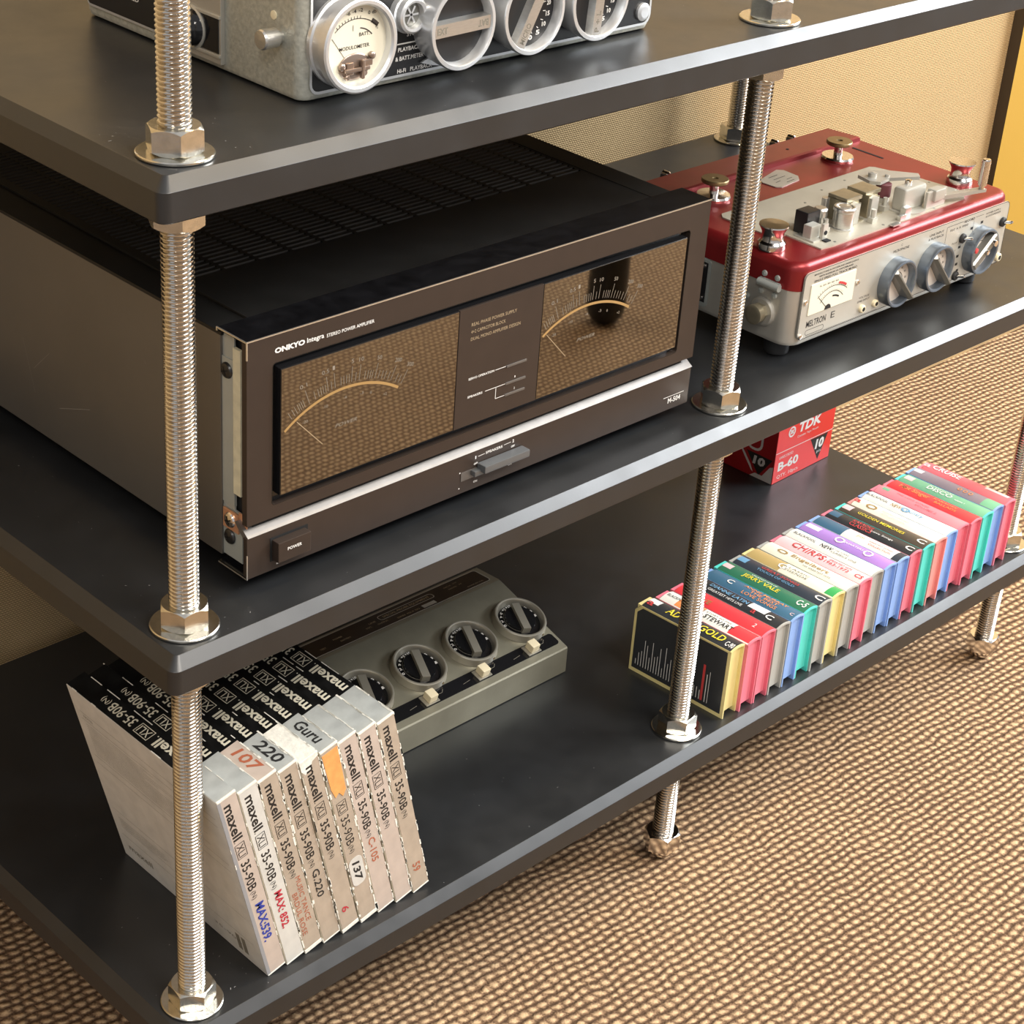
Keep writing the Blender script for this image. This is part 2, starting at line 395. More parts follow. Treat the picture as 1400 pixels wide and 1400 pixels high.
dust = mat('dust_speck', (0.42, 0.41, 0.40), 0.9)
rd = random.Random(3)
for zt, n in ((Z3, 110), (Z2, 90), (Z1, 70)):
    mb = MB()
    for k in range(n):
        x = rd.uniform(-22, 1080); y = rd.uniform(-22, 455) if rd.random() < 0.5 else rd.uniform(-22, 60)
        if rd.random() < 0.35: x = rd.uniform(-22, 55)
        a = rd.uniform(0, PI); l = rd.uniform(0.3, 1.1)*(2.2 if rd.random() < 0.12 else 1)
        line(mb, UP(0, 0, zt+0.04), (x, y), (x+l*math.cos(a), y+l*math.sin(a)), rd.uniform(0.15, 0.4))
    mb.build('dust', dust, unit, smooth=0)['kind'] = 'stuff'

# ---------------------------------------------------------------- power amplifier
amp = thing('power_amplifier', 'large black power amplifier with brown front, two glass power meters and an open side', 'amplifier', (275, 4, Z2))
# chassis and cover
mb = MB(); mb.box(57, 495, 36, 437, 488, 650, 0.8); mb.build('body', M['bodyside'], amp)
mb = MB()
zt = 653.6
xs = [57.2, 82.5, 84.0, 89.8]
cols = []
for k in range(13): a = 90.8 + 29.15*k; cols.append((a, a+26.4))
ys_rows = [(113.5 + 6.15*k, 113.5 + 6.15*k + 2.7) for k in range(46)]
mb.cur = 0
mb.box(57.0, 82.0, 35, 437, 650, 652.4, 0.3); mb.box(470.5, 495.2, 35, 437, 650, 652.4, 0.3)
mb.box(82.0, 83.2, 35, 437, 650, 654.0, 0.2); mb.box(469.3, 470.5, 35, 437, 650, 654.0, 0.2)
X0, X1, Y0, Y1 = 83.2, 469.3, 35.0, 437.0
mb.add([(X0,Y0,zt),(X1,Y0,zt),(X1,113.5,zt),(X0,113.5,zt)], [(0,1,2,3)])
mb.add([(X0,ys_rows[-1][1],zt),(X1,ys_rows[-1][1],zt),(X1,Y1,zt),(X0,Y1,zt)], [(0,1,2,3)])
for k, (a, b) in enumerate(ys_rows):
    nxt = ys_rows[k+1][0] if k < 45 else b
    if nxt > b: mb.add([(X0,b,zt),(X1,b,zt),(X1,nxt,zt),(X0,nxt,zt)], [(0,1,2,3)])
    px = X0
    for c0, c1 in cols:
        c1 = min(c1, X1-0.3)
        mb.add([(px,a,zt),(c0,a,zt),(c0,b,zt),(px,b,zt)], [(0,1,2,3)])
        px = c1
        mb.cur = 1
        zb = zt-1.6
        mb.add([(c0,a,zb),(c1,a,zb),(c1,a,zt),(c0,a,zt)], [(3,2,1,0)])
        mb.add([(c0,b,zb),(c1,b,zb),(c1,b,zt),(c0,b,zt)], [(0,1,2,3)])
        mb.cur = 0
    mb.add([(px,a,zt),(X1,a,zt),(X1,b,zt),(px,b,zt)], [(0,1,2,3)])
mb.cur = 2; mb.add([(X0,Y0,650.6),(X1,Y0,650.6),(X1,Y1,650.6),(X0,Y1,650.6)], [(0,1,2,3)])
mb.build('top_cover', [M['blacksheet'], M['ventlit'], M['dark']], amp, smooth=0)
# scratches on the side
mb = MB(); T = LEFT(56.8, 0, 0)
for a, b in (((-230, 520), (-190, 535)), ((-262, 540), (-240, 560)), ((-275, 560), (-262, 520)), ((-120, 600), (-119, 598))):
    line(mb, T, a, b, 0.35)
mb.build('scratch', mat('scratch_mark', (0.25, 0.23, 0.2), 0.6), amp, smooth=0)
# face flanges
mb = MB(); mb.box(53.5, 497.5, 4.4, 34.5, 656.0, 657.5); mb.build('top_flange', M['glossblack'], amp, smooth=0)
mb = MB(); mb.box(53.5, 497.5, 4.4, 35.0, 484.6, 486.0); mb.build('bottom_flange', M['glossblack'], amp, smooth=0)
# upper panel with the meter opening
T = FRONT(0, 4, 0)
mb = MB(); plate_hole(mb, T, rrect(53.5, 497.5, 525.0, 657.4, 0.1), rrect(74, 476.5, 534.5, 637.5, 3), 5)
mb.build('upper_face_panel', M['facebrown'], amp, smooth=30)
mb = MB(); mb.box(53.5, 497.5, 4, 8, 484.5, 515.6, 0.3); mb.build('lower_face_panel', M['facebrown'], amp)
mb = MB(); mb.add([(54.5,4.1,515.6),(499,4.1,515.6),(497,15,525),(54.0,15,525),(54.5,8,512),(499,8,512),(497,18,523),(54,18,523)], [(0,1,2,3),(0,3,7,4),(1,5,6,2),(4,7,6,5)])
mb.build('trim_strip', M['strip'], amp, smooth=0)
mb = MB()
mb.box(53.3, 497.7, 3.7, 4.5, 656.9, 657.8); mb.box(53.1, 53.9, 3.8, 34.8, 656.7, 657.7); mb.box(53.2, 53.9, 3.6, 4.6, 645, 657.6)  # bare worn metal; the long front strip also paints in the edge highlight
mb.box(53.0, 53.8, 34.0, 35, 655, 657.6); mb.box(53.2, 53.9, 3.7, 4.5, 484.3, 503); mb.box(53.2, 53.9, 4, 35, 484.3, 485.0)
mb.build('worn_highlit_edge', M['edge'], amp, smooth=0)
# recess and meter block
mb = MB(); mb.box(72, 478, 8.5, 10, 532, 640); mb.build('meter_recess', M['acrylic'], amp, smooth=0)
mb = MB(); outline(mb, FRONT(0, 3.9, 0), 73.6, 476.9, 534.1, 637.9, 3.2, 0.5); mb.build('recess_rim', M['acrylic'], amp, smooth=0)
mb = MB(); mb.box(78.5, 470.5, 1.4, 8.5, 541.5, 633.5, 0.3); mb.build('meter_block', M['acrylic'], amp)
mb = MB(); mb.box(233.6, 315.2, 0.9, 3, 541.6, 633.6, 0.2); cp = mb.build('centre_plate', M['facebrown'], amp)
tl = FRONT(0, 0.75, 0)
mb = MB()
for s_, z_, x1 in (('REAL PHASE POWER SUPPLY', 619.0, 289.0), ('4+2 CAPACITOR BLOCK', 613.5, 278.5), ('DUAL MONO AMPLIFIER DESIGN', 608.0, 293.5)):
    put_text(mb, s_, tl, 245.2, z_, x1-245.2, 2.5, 0.0)
mb.build('lettering', M['goldtext'], cp, smooth=0)
mb = MB()
put_text(mb, 'SERVO OPERATION', tl, 245.3, 577.4, 25, 1.8, 0.015)
put_text(mb, 'SPEAKERS', tl, 245.3, 563.3, 14.5, 1.8, 0.015)
line(mb, tl, (271.5, 578.3), (282, 578.3), 0.45); line(mb, tl, (262.5, 564.3), (283, 564.3), 0.45); line(mb, tl, (273.2, 564.3), (273.2, 555.2), 0.45); line(mb, tl, (273.2, 555.2), (283, 555.2), 0.45)
put_text(mb, '1', tl, 291.5, 566.8, 0.8, 1.6); put_text(mb, '2', tl, 291.5, 557.6, 1.0, 1.6)
mb.build('lettering', M['white'], cp, smooth=0)
for z_ in (577.9, 564.2, 555.1):
    mb = MB(); mb.box(282.5, 302.5, 0.2, 1.2, z_-0.9, z_+0.9, 0.2); mb.build('indicator_lamp', M['strip'], cp)
def meter(x0, x1, dx, clip):
    mb = MB(); mb.box(x0, x1, 1.0, 3, 541.9, 633.1, 0.25); g = mb.build('meter_glass', M['mirror'], amp)
    T = FRONT(0, 0.85, 0); cx, cz = 133+dx, 519.5
    mb = MB(); a1 = 127 if not clip else 122.5
    ring_flat(mb, T, cx, cz, 84.6, 86.6, 57.5, a1, 40); mb.build('scale_arc', M['gold'], g, smooth=0)
    mb = MB()
    labs = [('0.05', 124.5), ('0.1', 110.5), ('0.5', 100.0), ('1', 96.2), ('5', 87.2), ('10', 83.0), ('50', 74.0), ('200', 64.0), ('300', 57.0)]
    for s_, a in labs:
        t = math.radians(a); px, pz = cx+103.5*math.cos(t), cz+103.5*math.sin(t)
        wd = 2.0*len(s_) if len(s_) < 4 else 6.5
        if px - wd/2 < x0+1: continue
        TT = frame_T((px, 0.85, pz), (math.sin(t)*0.3+0.7, 0, -math.cos(t)*0.5), (math.cos(t)*0.5, 0, math.sin(t)*0.3+0.7))
        put_text(mb, s_, TT, -wd/2, -1.6, wd, 3.0, 0.0)
    ticks = [124.5, 121, 119, 117.5, 116, 115, 114, 113, 110.5, 107, 105, 103.6, 102.4, 101.2, 100, 98, 96.2, 93, 91.5, 90, 88.6, 87.2, 85, 83, 80, 78.4, 77, 75.8, 74, 72, 70, 68.2, 66, 64, 61, 59, 57]
    longs = {124.5, 110.5, 100, 96.2, 87.2, 83, 74, 64, 57}
    for a in ticks:
        t = math.radians(a); r1 = 99.5 if a in longs else 94.5
        p0 = (cx+88.5*math.cos(t), cz+88.5*math.sin(t)); p1 = (cx+r1*math.cos(t), cz+r1*math.sin(t))
        if min(p0[0], p1[0]) < x0+0.7: continue
        line(mb, T, p0, p1, 0.35)
    for s_, a in (('-20', 116), ('-10', 103), ('-6', 90.5), ('-3', 80), ('0', 74), ('+2', 64)):
        t = math.radians(a); px, pz = cx+78.5*math.cos(t), cz+78.5*math.sin(t); wd = 1.5*len(s_)
        put_text(mb, s_, T, px-wd/2, pz-1, wd, 2.1)
    put_text(mb, 'POWER', T, cx-9.0, cz+58.2, 19, 2.6, 0.0, 0.35)
    mb.build('scale_print', M['faint'], g, smooth=0)
    mb = MB(); line(mb, T, (91.5+dx*0.998, 592.2), (113.6+dx*0.998, 569.0), 0.45); mb.build('needle', M['goldtext'], g, smooth=0)
meter(78.9, 233.0, 0, False)
meter(315.9, 470.2, 230.7, True)
# logo
T = FRONT(0, 3.85, 0)
mb = MB()
put_text(mb, 'ONKYO', T, 75.5, 643.9, 24.5, 3.9, 0.05)
put_text(mb, 'Integra', T, 101.6, 643.3, 14.0, 4.6, 0.02)
put_text(mb, 'STEREO POWER AMPLIFIER', T, 117.8, 643.9, 40.5, 2.5, 0.012)
put_text(mb, 'M-504', T, 472.8, 490.3, 15.0, 4.6, 0.02)
line(mb, T, (467, 496.4), (491.5, 496.4), 0.5)
mb.build('lettering', M['white'], amp, smooth=0)
# power button
mb = MB(); mb.box(74.2, 102.2, -3.2, 4.2, 492.8, 508.2, 0.8); pb = mb.build('power_button', M['facebrown'], amp)
mb = MB(); put_text(mb, 'POWER', FRONT(0, -3.3, 0), 82.0, 500.6, 12, 2.4, 0.02); mb.build('lettering', M['white'], pb, smooth=0)
mb = MB(); mb.box(72.6, 104.6, 3.7, 4.1, 491.6, 509.8); mb.build('button_surround', M['dark'], amp, smooth=0)
mb = MB(); put_text(mb, 'AUTO ON/OFF', T, 81.5, 487.8, 15, 1.3); quad(mb, T, 78, 80.4, 487.8, 489); mb.build('lettering', M['white'], amp, smooth=0)
# speaker switch
mb = MB(); mb.box(246.5, 312, 3.6, 4.2, 494.6, 501.8); sl = mb.build('slider_slot', M['strip'], amp, smooth=0)
mb = MB(); mb.box(262, 308, -5.2, 3.8, 499.4, 505.6, 1.0)
mb.box(256, 271, -1, 3.8, 497.0, 501.5, 0.8); mb.build('slider_knob', M['silverbtn'], sl)
mb = MB(); put_text(mb, 'SPEAKERS', T, 270.5, 509.8, 17, 2.1, 0.02); put_text(mb, '1', T, 260, 508.9, 1.0, 2.6, 0.03); put_text(mb, '2', T, 297.6, 510.6, 1.6, 2.6, 0.03)
line(mb, T, (263, 510.3), (269.5, 510.6), 0.4); line(mb, T, (289, 511.4), (296, 511.7), 0.4)
for s_, x_, z_ in (('OFF', 259.0, 504.3), ('OFF', 296.5, 506.7), ('ON', 259.5, 489.5), ('ON', 294.5, 492.2)): put_text(mb, s_, T, x_, z_, 3.8, 1.7, 0.03)
quad(mb, T, 244.8, 245.8, 501.6, 502.6); quad(mb, T, 244.8, 245.8, 488.8, 489.8)
mb.build('lettering', M['white'], amp, smooth=0)
# open left end: bracket, felt, copper clip, screws
mb = MB(); mb.box(62, 490, 9, 36, 487, 655); mb.build('inner_chassis', M['dark'], amp, smooth=0)
mb = MB(); mb.box(59.0, 60.2, 24.0, 36.2, 527, 655.5); mb.box(58.2, 60.2, 23.5, 36.2, 530, 636)
mb.box(58.6, 60.2, 15.5, 36.2, 489.5, 527); mb.build('side_bracket', M['galv'], amp, smooth=0)
mb = MB(); mb.box(57.2, 60.0, 15.6, 23.4, 540.8, 646, 0.4); mb.build('felt_strip', M['felt'], amp)
mb = MB(); mb.box(56.6, 58.0, 17.5, 34.0, 512, 526.5, 0.3); mb.box(56.9, 58.0, 9, 17.5, 517, 529, 0.3); mb.build('copper_clip', M['copper'], amp)
for y_, z_, k_ in ((30.5, 627.3, 'screwdark'), (26, 519.8, 'chrome'), (28.3, 505.5, 'screwdark')):
    mb = MB(); T2 = LEFT(58.2 if k_ != 'chrome' else 56.6, y_, z_)
    mb.lathe([(5.6, 0), (5.6, 0.5), (4.8, 1.6), (3.0, 2.3), (0, 2.5)], 20, T2); sc_ = mb.build('screw', M[k_], amp)
    mb = MB(); line(mb, T2, (-3, -1.2), (3, 1.2), 1.0, 2.6); line(mb, T2, (-1.2, 3), (1.2, -3), 1.0, 2.6); mb.build('cross_slot', M['dark'], sc_, smooth=0)
for x_, y_ in ((90, 50), (465, 50), (90, 400), (465, 400)):
    mb = MB(); mb.lathe([(14, 0.3), (15, 3), (15, 15.5)], 24, UP(x_, y_, Z2)); mb.build('foot', M['rubber'], amp)

# ---------------------------------------------------------------- red and silver tape recorder (middle shelf)
rec = thing('tape_recorder', 'portable reel tape recorder with red lid deck and silver front on the middle shelf', 'tape recorder', (797, 118, Z2))
def rings(x0, x1, y0, y1, spec, n=5):
    return [[(x, y, z) for x, y in rrect(x0+i, x1-i, y0+i, y1-i, max(r-i, 1.2), n)] for i, r, z in spec]
mb = MB(); mb.loft(rings(636, 958, 11.5, 226, [(5, 16, 489), (1.6, 16, 490.2), (0, 16, 494), (0, 16, 541)])); mb.build('lower_case', M['silvercase'], rec, smooth=40)
mb = MB(); mb.loft(rings(635.6, 958.4, 11.1, 226.4, [(0, 16, 541), (0, 16, 558), (0.8, 16, 562), (3, 16, 564.8), (7, 16, 566)])); top = mb.build('red_deck_cover', M['redcase'], rec, smooth=40)
mb = MB(); mb.loft([[(646, 184, 566), (950, 184, 566), (950, 225.5, 566), (646, 225.5, 566)], [(646, 185, 569.3), (950, 185, 569.3), (950, 225, 567.2), (646, 225, 567.2)], [(647, 187.5, 570.2), (949, 187.5, 570.2), (949, 224, 568), (647, 224, 568)]])
mb.build('rear_lid_strip', M['redcase'], rec, smooth=0)
mb = MB(); mb.box(925.5, 928, 139, 176, 566, 566.3); mb.lathe([(1.6,0),(1.6,.2)], 10, UP(859,204,569.4)); mb.build('slot', M['dark'], rec, smooth=0)
for x_ in (712, 872, 898):
    mb = MB(); mb.lathe([(3.2, 0), (3.2, 6), (2.2, 7.5), (0, 7.8)], 16, frame_T((x_, 233, 566), (1,0,0), (0,0,1))); mb.box(x_-3, x_+3, 226, 234, 560, 566); mb.build('rear_catch', M['chrome'], rec)
# front plate
mb = MB(); mb.prism(rrect(644.5, 955.5, 495.6, 557.6, 6), 1.2, FRONT(0, 11.4, 0)); fp = mb.build('front_plate', M['frontplate'], rec)
T = FRONT(0, 10.1, 0)
mb = MB(); outline(mb, T, 644.6, 955.4, 495.7, 557.5, 6, 0.5); outline(mb, T, 655.5, 681.5, 498.0, 503.0, 2.4, 0.45)
put_text(mb, 'MANUFACTURED IN SWITZERLAND UNDER LICENCE', T, 657, 553.2, 62, 1.4, 0.01)
put_text(mb, 'WITH KUDELSKI SA SWITZERLAND', T, 664, 550.2, 48, 1.5, 0.02)
put_text(mb, 'SINGLE SPEED FULL TRACK MONO', T, 658, 546.6, 60, 2.2, 0.01)
put_text(mb, 'MICROPHONE', T, 771, 547.0, 24, 2.6); put_text(mb, 'C', T, 782, 551.3, 1.8, 2.4)
put_text(mb, 'LINE INPUT', T, 826, 549.8, 22, 2.2); put_text(mb, '& PLAYBACK', T, 825, 546.0, 24, 2.2)
put_text(mb, 'VOLTAGE', T, 729, 513.6, 15, 1.9); put_text(mb, 'LINE INPUT', T, 727.5, 510.2, 18, 1.9)
put_text(mb, 'TEST  A  B  SPEED', T, 858, 547.5, 30, 2.0); put_text(mb, 'RECORD', T, 880.5, 551.2, 17, 2.4, 0.02)
put_text(mb, 'POWER SUPPLY', T, 916, 551.6, 24, 1.7); put_text(mb, '& LOUDSPEAKER', T, 916, 548.6, 25, 1.9)
line(mb, T, (853, 553), (879, 553), 0.35); line(mb, T, (899, 553), (912, 553), 0.35); line(mb, T, (853, 553), (853, 520), 0.35); line(mb, T, (897, 550), (897, 538), 0.35); line(mb, T, (657, 496.8), (760, 496.8), 0.3)
for i_ in range(6): a = math.radians(100 + 26*i_); 
for i_, (u, v) in enumerate(((911, 545.5), (895, 543), (883.5, 536), (879.5, 528), (879, 519), (879.5, 511), (883, 504))):
    quad(mb, T, u-2, u+2, v-1.3, v+1.3)
for u, v in ((866, 533), (866, 525), (866, 518), (866, 511)): put_text(mb, 'PLAY', T, u, v, 8, 1.7)
mb.build('panel_print', M['black'], fp, smooth=0)
mb = MB()
put_text(mb, 'MELTRON', T, 655.5, 505.4, 27.5, 6.2, 0.012); put_text(mb, 'E', T, 690, 505.8, 5.5, 6.0, 0.0)
mb.build('lettering', M['black'], fp, smooth=0)
# meter
mb = MB(); mb.box(654.5, 717.5, 9.4, 11.5, 516.8, 545.4, 0.5); mt = mb.build('level_meter', M['cream'], rec)
T = FRONT(0, 9.2, 0); mb = MB()
ring_flat(mb, T, 686, 512, 20.5, 21.0, 40, 140, 24); ring_flat(mb, T, 686, 504, 33.5, 34.0, 52, 128, 24)
for k in range(15):
    a = math.radians(125-5*k); line(mb, T, (686+34*math.cos(a), 504+34*math.sin(a)), (686+36*math.cos(a), 504+36*math.sin(a)), 0.3)
    line(mb, T, (686+25*math.cos(a), 508+25*math.sin(a)), (686+26.2*math.cos(a), 508+26.2*math.sin(a)), 0.3)
ring_flat(mb, T, 686, 508, 19.5, 21, 60, 88, 8); ring_flat(mb, T, 682, 517.2, 0.1, 4.5, 0, 180, 10)
line(mb, T, (680, 519), (667, 531), 0.5)
put_text(mb, '% 20 30 40 50', T, 666, 541.0, 26, 1.6)
mb.build('scale', M['black'], mt, smooth=0)
mb = MB(); ring_flat(mb, T, 686, 504, 34.6, 36.8, 58, 78, 10); mb.build('red_scale', M['red'], mt, smooth=0)
for x_, z_ in ((649.5, 530.5), (722.5, 531.5), (649, 499)):
    mb = MB(); mb.lathe([(2.3, 0), (2.1, 1.2), (0, 1.6)], 12, FRONT(x_, 10.2, z_)); mb.build('screw', M['chrome'], rec)
def jack(x_, z_, r, m_='chrome', toggle=False):
    mb = MB(); mb.lathe([(r, 0), (r, 2.2), (r*0.75, 3.0), (r*0.55, 3.0)], 20, FRONT(x_, 10.2, z_))
    j = mb.build('jack_socket' if not toggle else 'toggle_switch', M[m_], rec)
    mb = MB(); mb.lathe([(r*0.55, 0), (r*0.55, 0.2)], 16, FRONT(x_, 7.3, z_)); mb.build('socket_hole', M['dark'], j)
    if toggle:
        mb = MB(); mb.lathe([(1.2, 0), (1.6, 7), (1.2, 8.5), (0, 9)], 12, frame_T((x_, 8, z_), (1, 0.3, 0.0), (0.0, 0.25, 1))); mb.build('lever', M['chrome'], j)
jack(735, 503.5, 3.8, 'creambtn'); jack(754, 504, 3.6, 'creambtn'); jack(881, 536.5, 4.6, 'rubber', True); jack(880, 499.5, 4.4, 'rubber', True); jack(947, 538, 4.6, 'rubber', True); jack(951, 501.5, 4.2, 'creambtn')
def dial_knob(cx, cz, ang, mode=False):
    k = MB(); T = FRONT(cx, 11, cz)
    k.lathe([(22.5, 0), (22.5, 9.5), (21.9, 11.5), (20.6, 12.0), (19.2, 11.5), (18.4, 8), (18.4, 4)], 48, T); kn = k.build('rotary_knob', M['slate'], rec, smooth=40)
    k = MB(); k.lathe([(18.6, 4), (18.6, 4.4)], 40, T); d = k.build('dial', M['dial'], kn)
    k = MB(); Tp = FRONT(cx, 6.4, cz)
    ring_flat(k, Tp, 0, 0, 8.6, 9.2, -60, 200, 24)
    for i in range(10):
        a = math.radians(-50+28*i); put_text(k, str((i*10) % 100 if not mode else 'T'), Tp, 13.6*math.cos(a)-1.5, 13.6*math.sin(a)-1.1, 2.6, 2.1)
    k.build('dial_print', M['black'], kn, smooth=0)
    k = MB(); Ta = T @ Matrix.Rotation(ang, 4, 'Z')
    if not mode:
        k.loft([[(-20, -3.6, 4), (20, -3.6, 4), (20, 3.6, 4), (-20, 3.6, 4)], [(-20, -3.2, 11), (21, -2.6, 13.5), (21, 2.6, 13.5), (-20, 3.2, 11)], [(-18, -0.6, 14), (20, -0.6, 17), (20, 0.6, 17), (-18, 0.6, 14)]], True, True, Ta)
    else:
        k.loft([[(-21, -5, 4), (21, -5, 4), (21, 5, 4), (-21, 5, 4)], [(-21, -4.6, 11), (21, -4.6, 11), (21, 4.6, 11), (-21, 4.6, 11)], [(-19, -3, 13), (19, -3, 13), (19, 3, 13), (-19, 3, 13)]], True, True, Ta)
    p_ = k.build('pointer', M['pointer'], kn, smooth=30)
    if mode:
        k = MB()
        k.lathe([(3, 13), (3, 16), (0, 16.4)], 14, Ta @ Matrix.Translation((12, 0, 0))); k.lathe([(2.4, 13), (2.4, 15), (0, 15.4)], 14, Ta); k.build('screw', M['chrome'], kn)
        k = MB(); k.lathe([(2.4, 6), (2.4, 10), (0, 10.4)], 14, T @ Matrix.Translation((-8, -11, 0))); k.lathe([(2.6, 9), (2.6, 11.5), (0, 12)], 14, T @ Matrix.Translation((-15, 4, 0))); k.build('red_marker_dot', M['red'], kn)
dial_knob(777.5, 520, math.radians(-48)); dial_knob(836.5, 520, math.radians(-50)); dial_knob(909, 520, math.radians(38), True)
# deck furniture
poly = [(682, 25), (697, 23.5), (800, 23.5), (897, 25), (911, 34), (912, 45), (906, 92), (896, 126), (892, 130), (674, 130), (668, 124), (668, 78), (682, 64)]
mb = MB(); mb.prism(poly, 1.3, UP(0, 0, 566)); dk = mb.build('deck_plate', M['deck'], rec, smooth=0)
mb = MB()
for x_, y_ in ((880, 122), (840, 120), (800, 116), (760, 104), (735, 86), (705, 28), (775, 28), (850, 26), (905, 70), (700, 90)): mb.lathe([(1.3, 0), (1.3, .15)], 10, UP(x_, y_, 567.35))
mb.build('plate_screws', M['pointer'], dk)['kind'] = 'stuff'
mb = MB(); mb.prism([(771, 147), (776, 143.5), (806, 147), (813, 154), (814, 172), (809, 177), (774, 168), (770, 162)], 0.8, UP(0, 0, 566)); lb = mb.build('instruction_label', M['frontplate'], rec, smooth=0)
mb = MB(); T = UP(0, 0, 566.95)
for x_, y_, l_ in ((784, 166, 14), (784, 160, 18), (780, 154, 8), (796, 154, 9), (790, 149, 12)): line(mb, T, (x_, y_), (x_+l_, y_+1), 0.8)
mb.build('label_print', M['darktext'], lb, smooth=0)
for x_, y_ in ((650, 54), (931, 54)):
    mb = MB(); mb.lathe([(12.2, 0), (12.6, 1.5), (12, 5.5), (10.2, 7.5), (9.4, 11), (9.8, 15), (11.8, 18.5), (13, 20.5), (12.8, 21.6), (0, 21.8)], 36, UP(x_, y_, 566)); mb.build('reel_clamp', M['chrome'], rec, smooth=25)
for x_, y_ in ((701, 163), (886, 164)):
    mb = MB(); mb.lathe([(15.5, 0), (16, 2.5), (15, 4.2), (4.2, 4.8), (4.0, 15), (0, 15)], 36, UP(x_, y_, 566)); sp = mb.build('reel_spindle', M['chrome'], rec, smooth=30)
    mb = MB(); mb.lathe([(12, 15), (12.6, 16), (12.6, 18), (12, 18.8), (3, 18.8), (2.6, 17.8), (0, 17.8)], 32, UP(x_, y_, 566)); mb.build('hub_cap', M['brass'], sp, smooth=30)
mb = MB(); mb.lathe([(10.5, 0), (10.5, 1.5), (9.4, 2.2), (9.2, 10), (9.2, 16), (10, 17), (10, 19.5), (9.3, 20.4), (7.6, 20.4), (7.4, 19.6), (5.8, 19.6), (5.6, 20.6), (0, 20.8)], 32, UP(737, 45, 567.2)); mb.build('flywheel_roller', M['brush'], rec, smooth=30)
mb = MB(); mb.lathe([(4.5, 0), (4.5, 9), (6.5, 10), (6.5, 16), (5, 17.5), (0, 17.5)], 20, UP(723, 60, 567.2)); mb.build('tape_guide', M['brush'], rec, smooth=30)
mb = MB(); mb.lathe([(3.5, 0), (3.5, 20), (0, 20)], 20, UP(741, 69, 567.2)); mb.build('tape_guide', M['brush'], rec, smooth=30)
mb = MB(); mb.box(694, 712, 52, 66, 567.2, 587.5, 1); mb.build('erase_head', M['panelblack'], rec)
mb = MB(); mb.box(686, 702, 37, 58, 567.2, 568.6, 0.4); mb.box(688, 701, 42, 51, 567.2, 580, 0.8); mb.box(697, 704, 36, 39, 567.2, 582, 0.5); mb.build('guide_bracket', M['frontplate'], rec)
mb = MB(); mb.lathe([(2, 0), (2, 0.4)], 14, FRONT(700.5, 35.8, 574)); mb.box(696.5, 703.5, 31, 36, 567.2, 568.4, 0.3); mb.build('bracket_hole', M['dark'], rec)
for k, (x0_, y0_) in enumerate(((746, 46), (775, 47))):
    mb = MB()
    mb.box(x0_, x0_+4, y0_, y0_+25, 567.2, 588, 0.6); mb.box(x0_, x0_+23, y0_+4, y0_+25, 586, 590, 0.8); mb.box(x0_+4, x0_+22, y0_+6, y0_+24, 567.2, 586, 0.6)
    hd = mb.build('tape_head', M['brassgrey'], rec)
    mb = MB(); mb.box(x0_+1, x0_+12, y0_-3, y0_+6, 567.2, 586, 0.8); mb.build('head_face', M['silvercase'], hd)
    mb = MB(); mb.box(x0_+14, x0_+17, y0_+4, y0_+6, 570, 584, 0.5); mb.box(x0_+19, x0_+22, y0_+3.4, y0_+6, 570, 583, 0.5); mb.box(x0_+5, x0_+23, y0_-1, y0_+6, 567.3, 569, 0.5); mb.build('head_frame', M['brassgrey'], hd)
for x_, y_ in ((772, 38), (806, 50), (716, 48)):
    mb = MB(); mb.box(x_-4, x_+4, y_-3, y_+3, 567.2, 572, 0.5); mb.lathe([(2.2, 0), (2.2, 12), (0, 12)], 14, UP(x_, y_, 567.2)); mb.build('tape_post', M['frontplate'], rec)
mb = MB(); mb.lathe([(6.5, 0), (6.5, 5), (4, 5), (4, 5.4)], 24, UP(824, 66, 567.2)); mb.build('roller_base', M['silvercase'], rec)
mb = MB(); mb.lathe([(5.6, 5.4), (7.2, 5.6), (7.2, 17), (6.6, 17.4), (0, 17.4)], 28, UP(824, 66, 567.2)); mb.build('pinch_roller', M['maroon'], rec, smooth=30)
mb = MB(); mb.prism([(800, 64), (806, 56), (822, 58), (850, 44), (856, 50), (838, 72), (818, 84), (804, 80)], 3, UP(6, 6, 586)); mb.lathe([(4, 0), (4, 3.5), (0, 4.2)], 18, UP(818, 76, 589)); mb.lathe([(2.2, 0), (2.2, 1.6), (0, 2)], 14, UP(830, 68, 589)); mb.build('pinch_arm', M['silvercase'], rec)
mb = MB(); mb.lathe([(19, 0), (19, 1.6), (0, 1.6)], 32, UP(828, 43, 567.2)); mb.box(812, 846, 34, 48, 568, 590, 3.0); mb.box(838, 868, 27, 30, 567.4, 584, 0.6); mb.box(846, 862, 24, 34, 574, 585, 1.5); mb.build('roller_bracket', M['frontplate'], rec)
mb = MB(); mb.lathe([(3.6, 0), (3.6, 1.2)], 16, FRONT(851, 26.6, 578)); mb.lathe([(3.2, 0), (3.2, 3), (0, 3.4)], 14, UP(829, 44, 590)); mb.build('bracket_bolt', M['chrome'], rec)
mb = MB(); mb.box(795, 804, 24, 28, 567.2, 572, .5); mb.box(778, 790, 19, 24, 567.0, 568.6, .4); mb.box(806, 815, 27, 33, 567.2, 576, 0.6); mb.build('selector_tab', M['brush'], rec)
mb = MB()
pth = [(858, 32), (880, 26), (908, 17)]
mb.loft([[(858, 29, 571.5), (858, 36, 571.5), (858, 36, 576), (858, 29, 576)], [(880, 22.5, 572.5), (880, 29.5, 572.5), (880, 29.5, 576), (880, 22.5, 576)], [(912, 12.5, 574.0), (912, 19.5, 574.0), (912, 19.5, 577), (912, 12.5, 577)]])
cr = mb.build('crank_arm', M['silvercase'], rec)
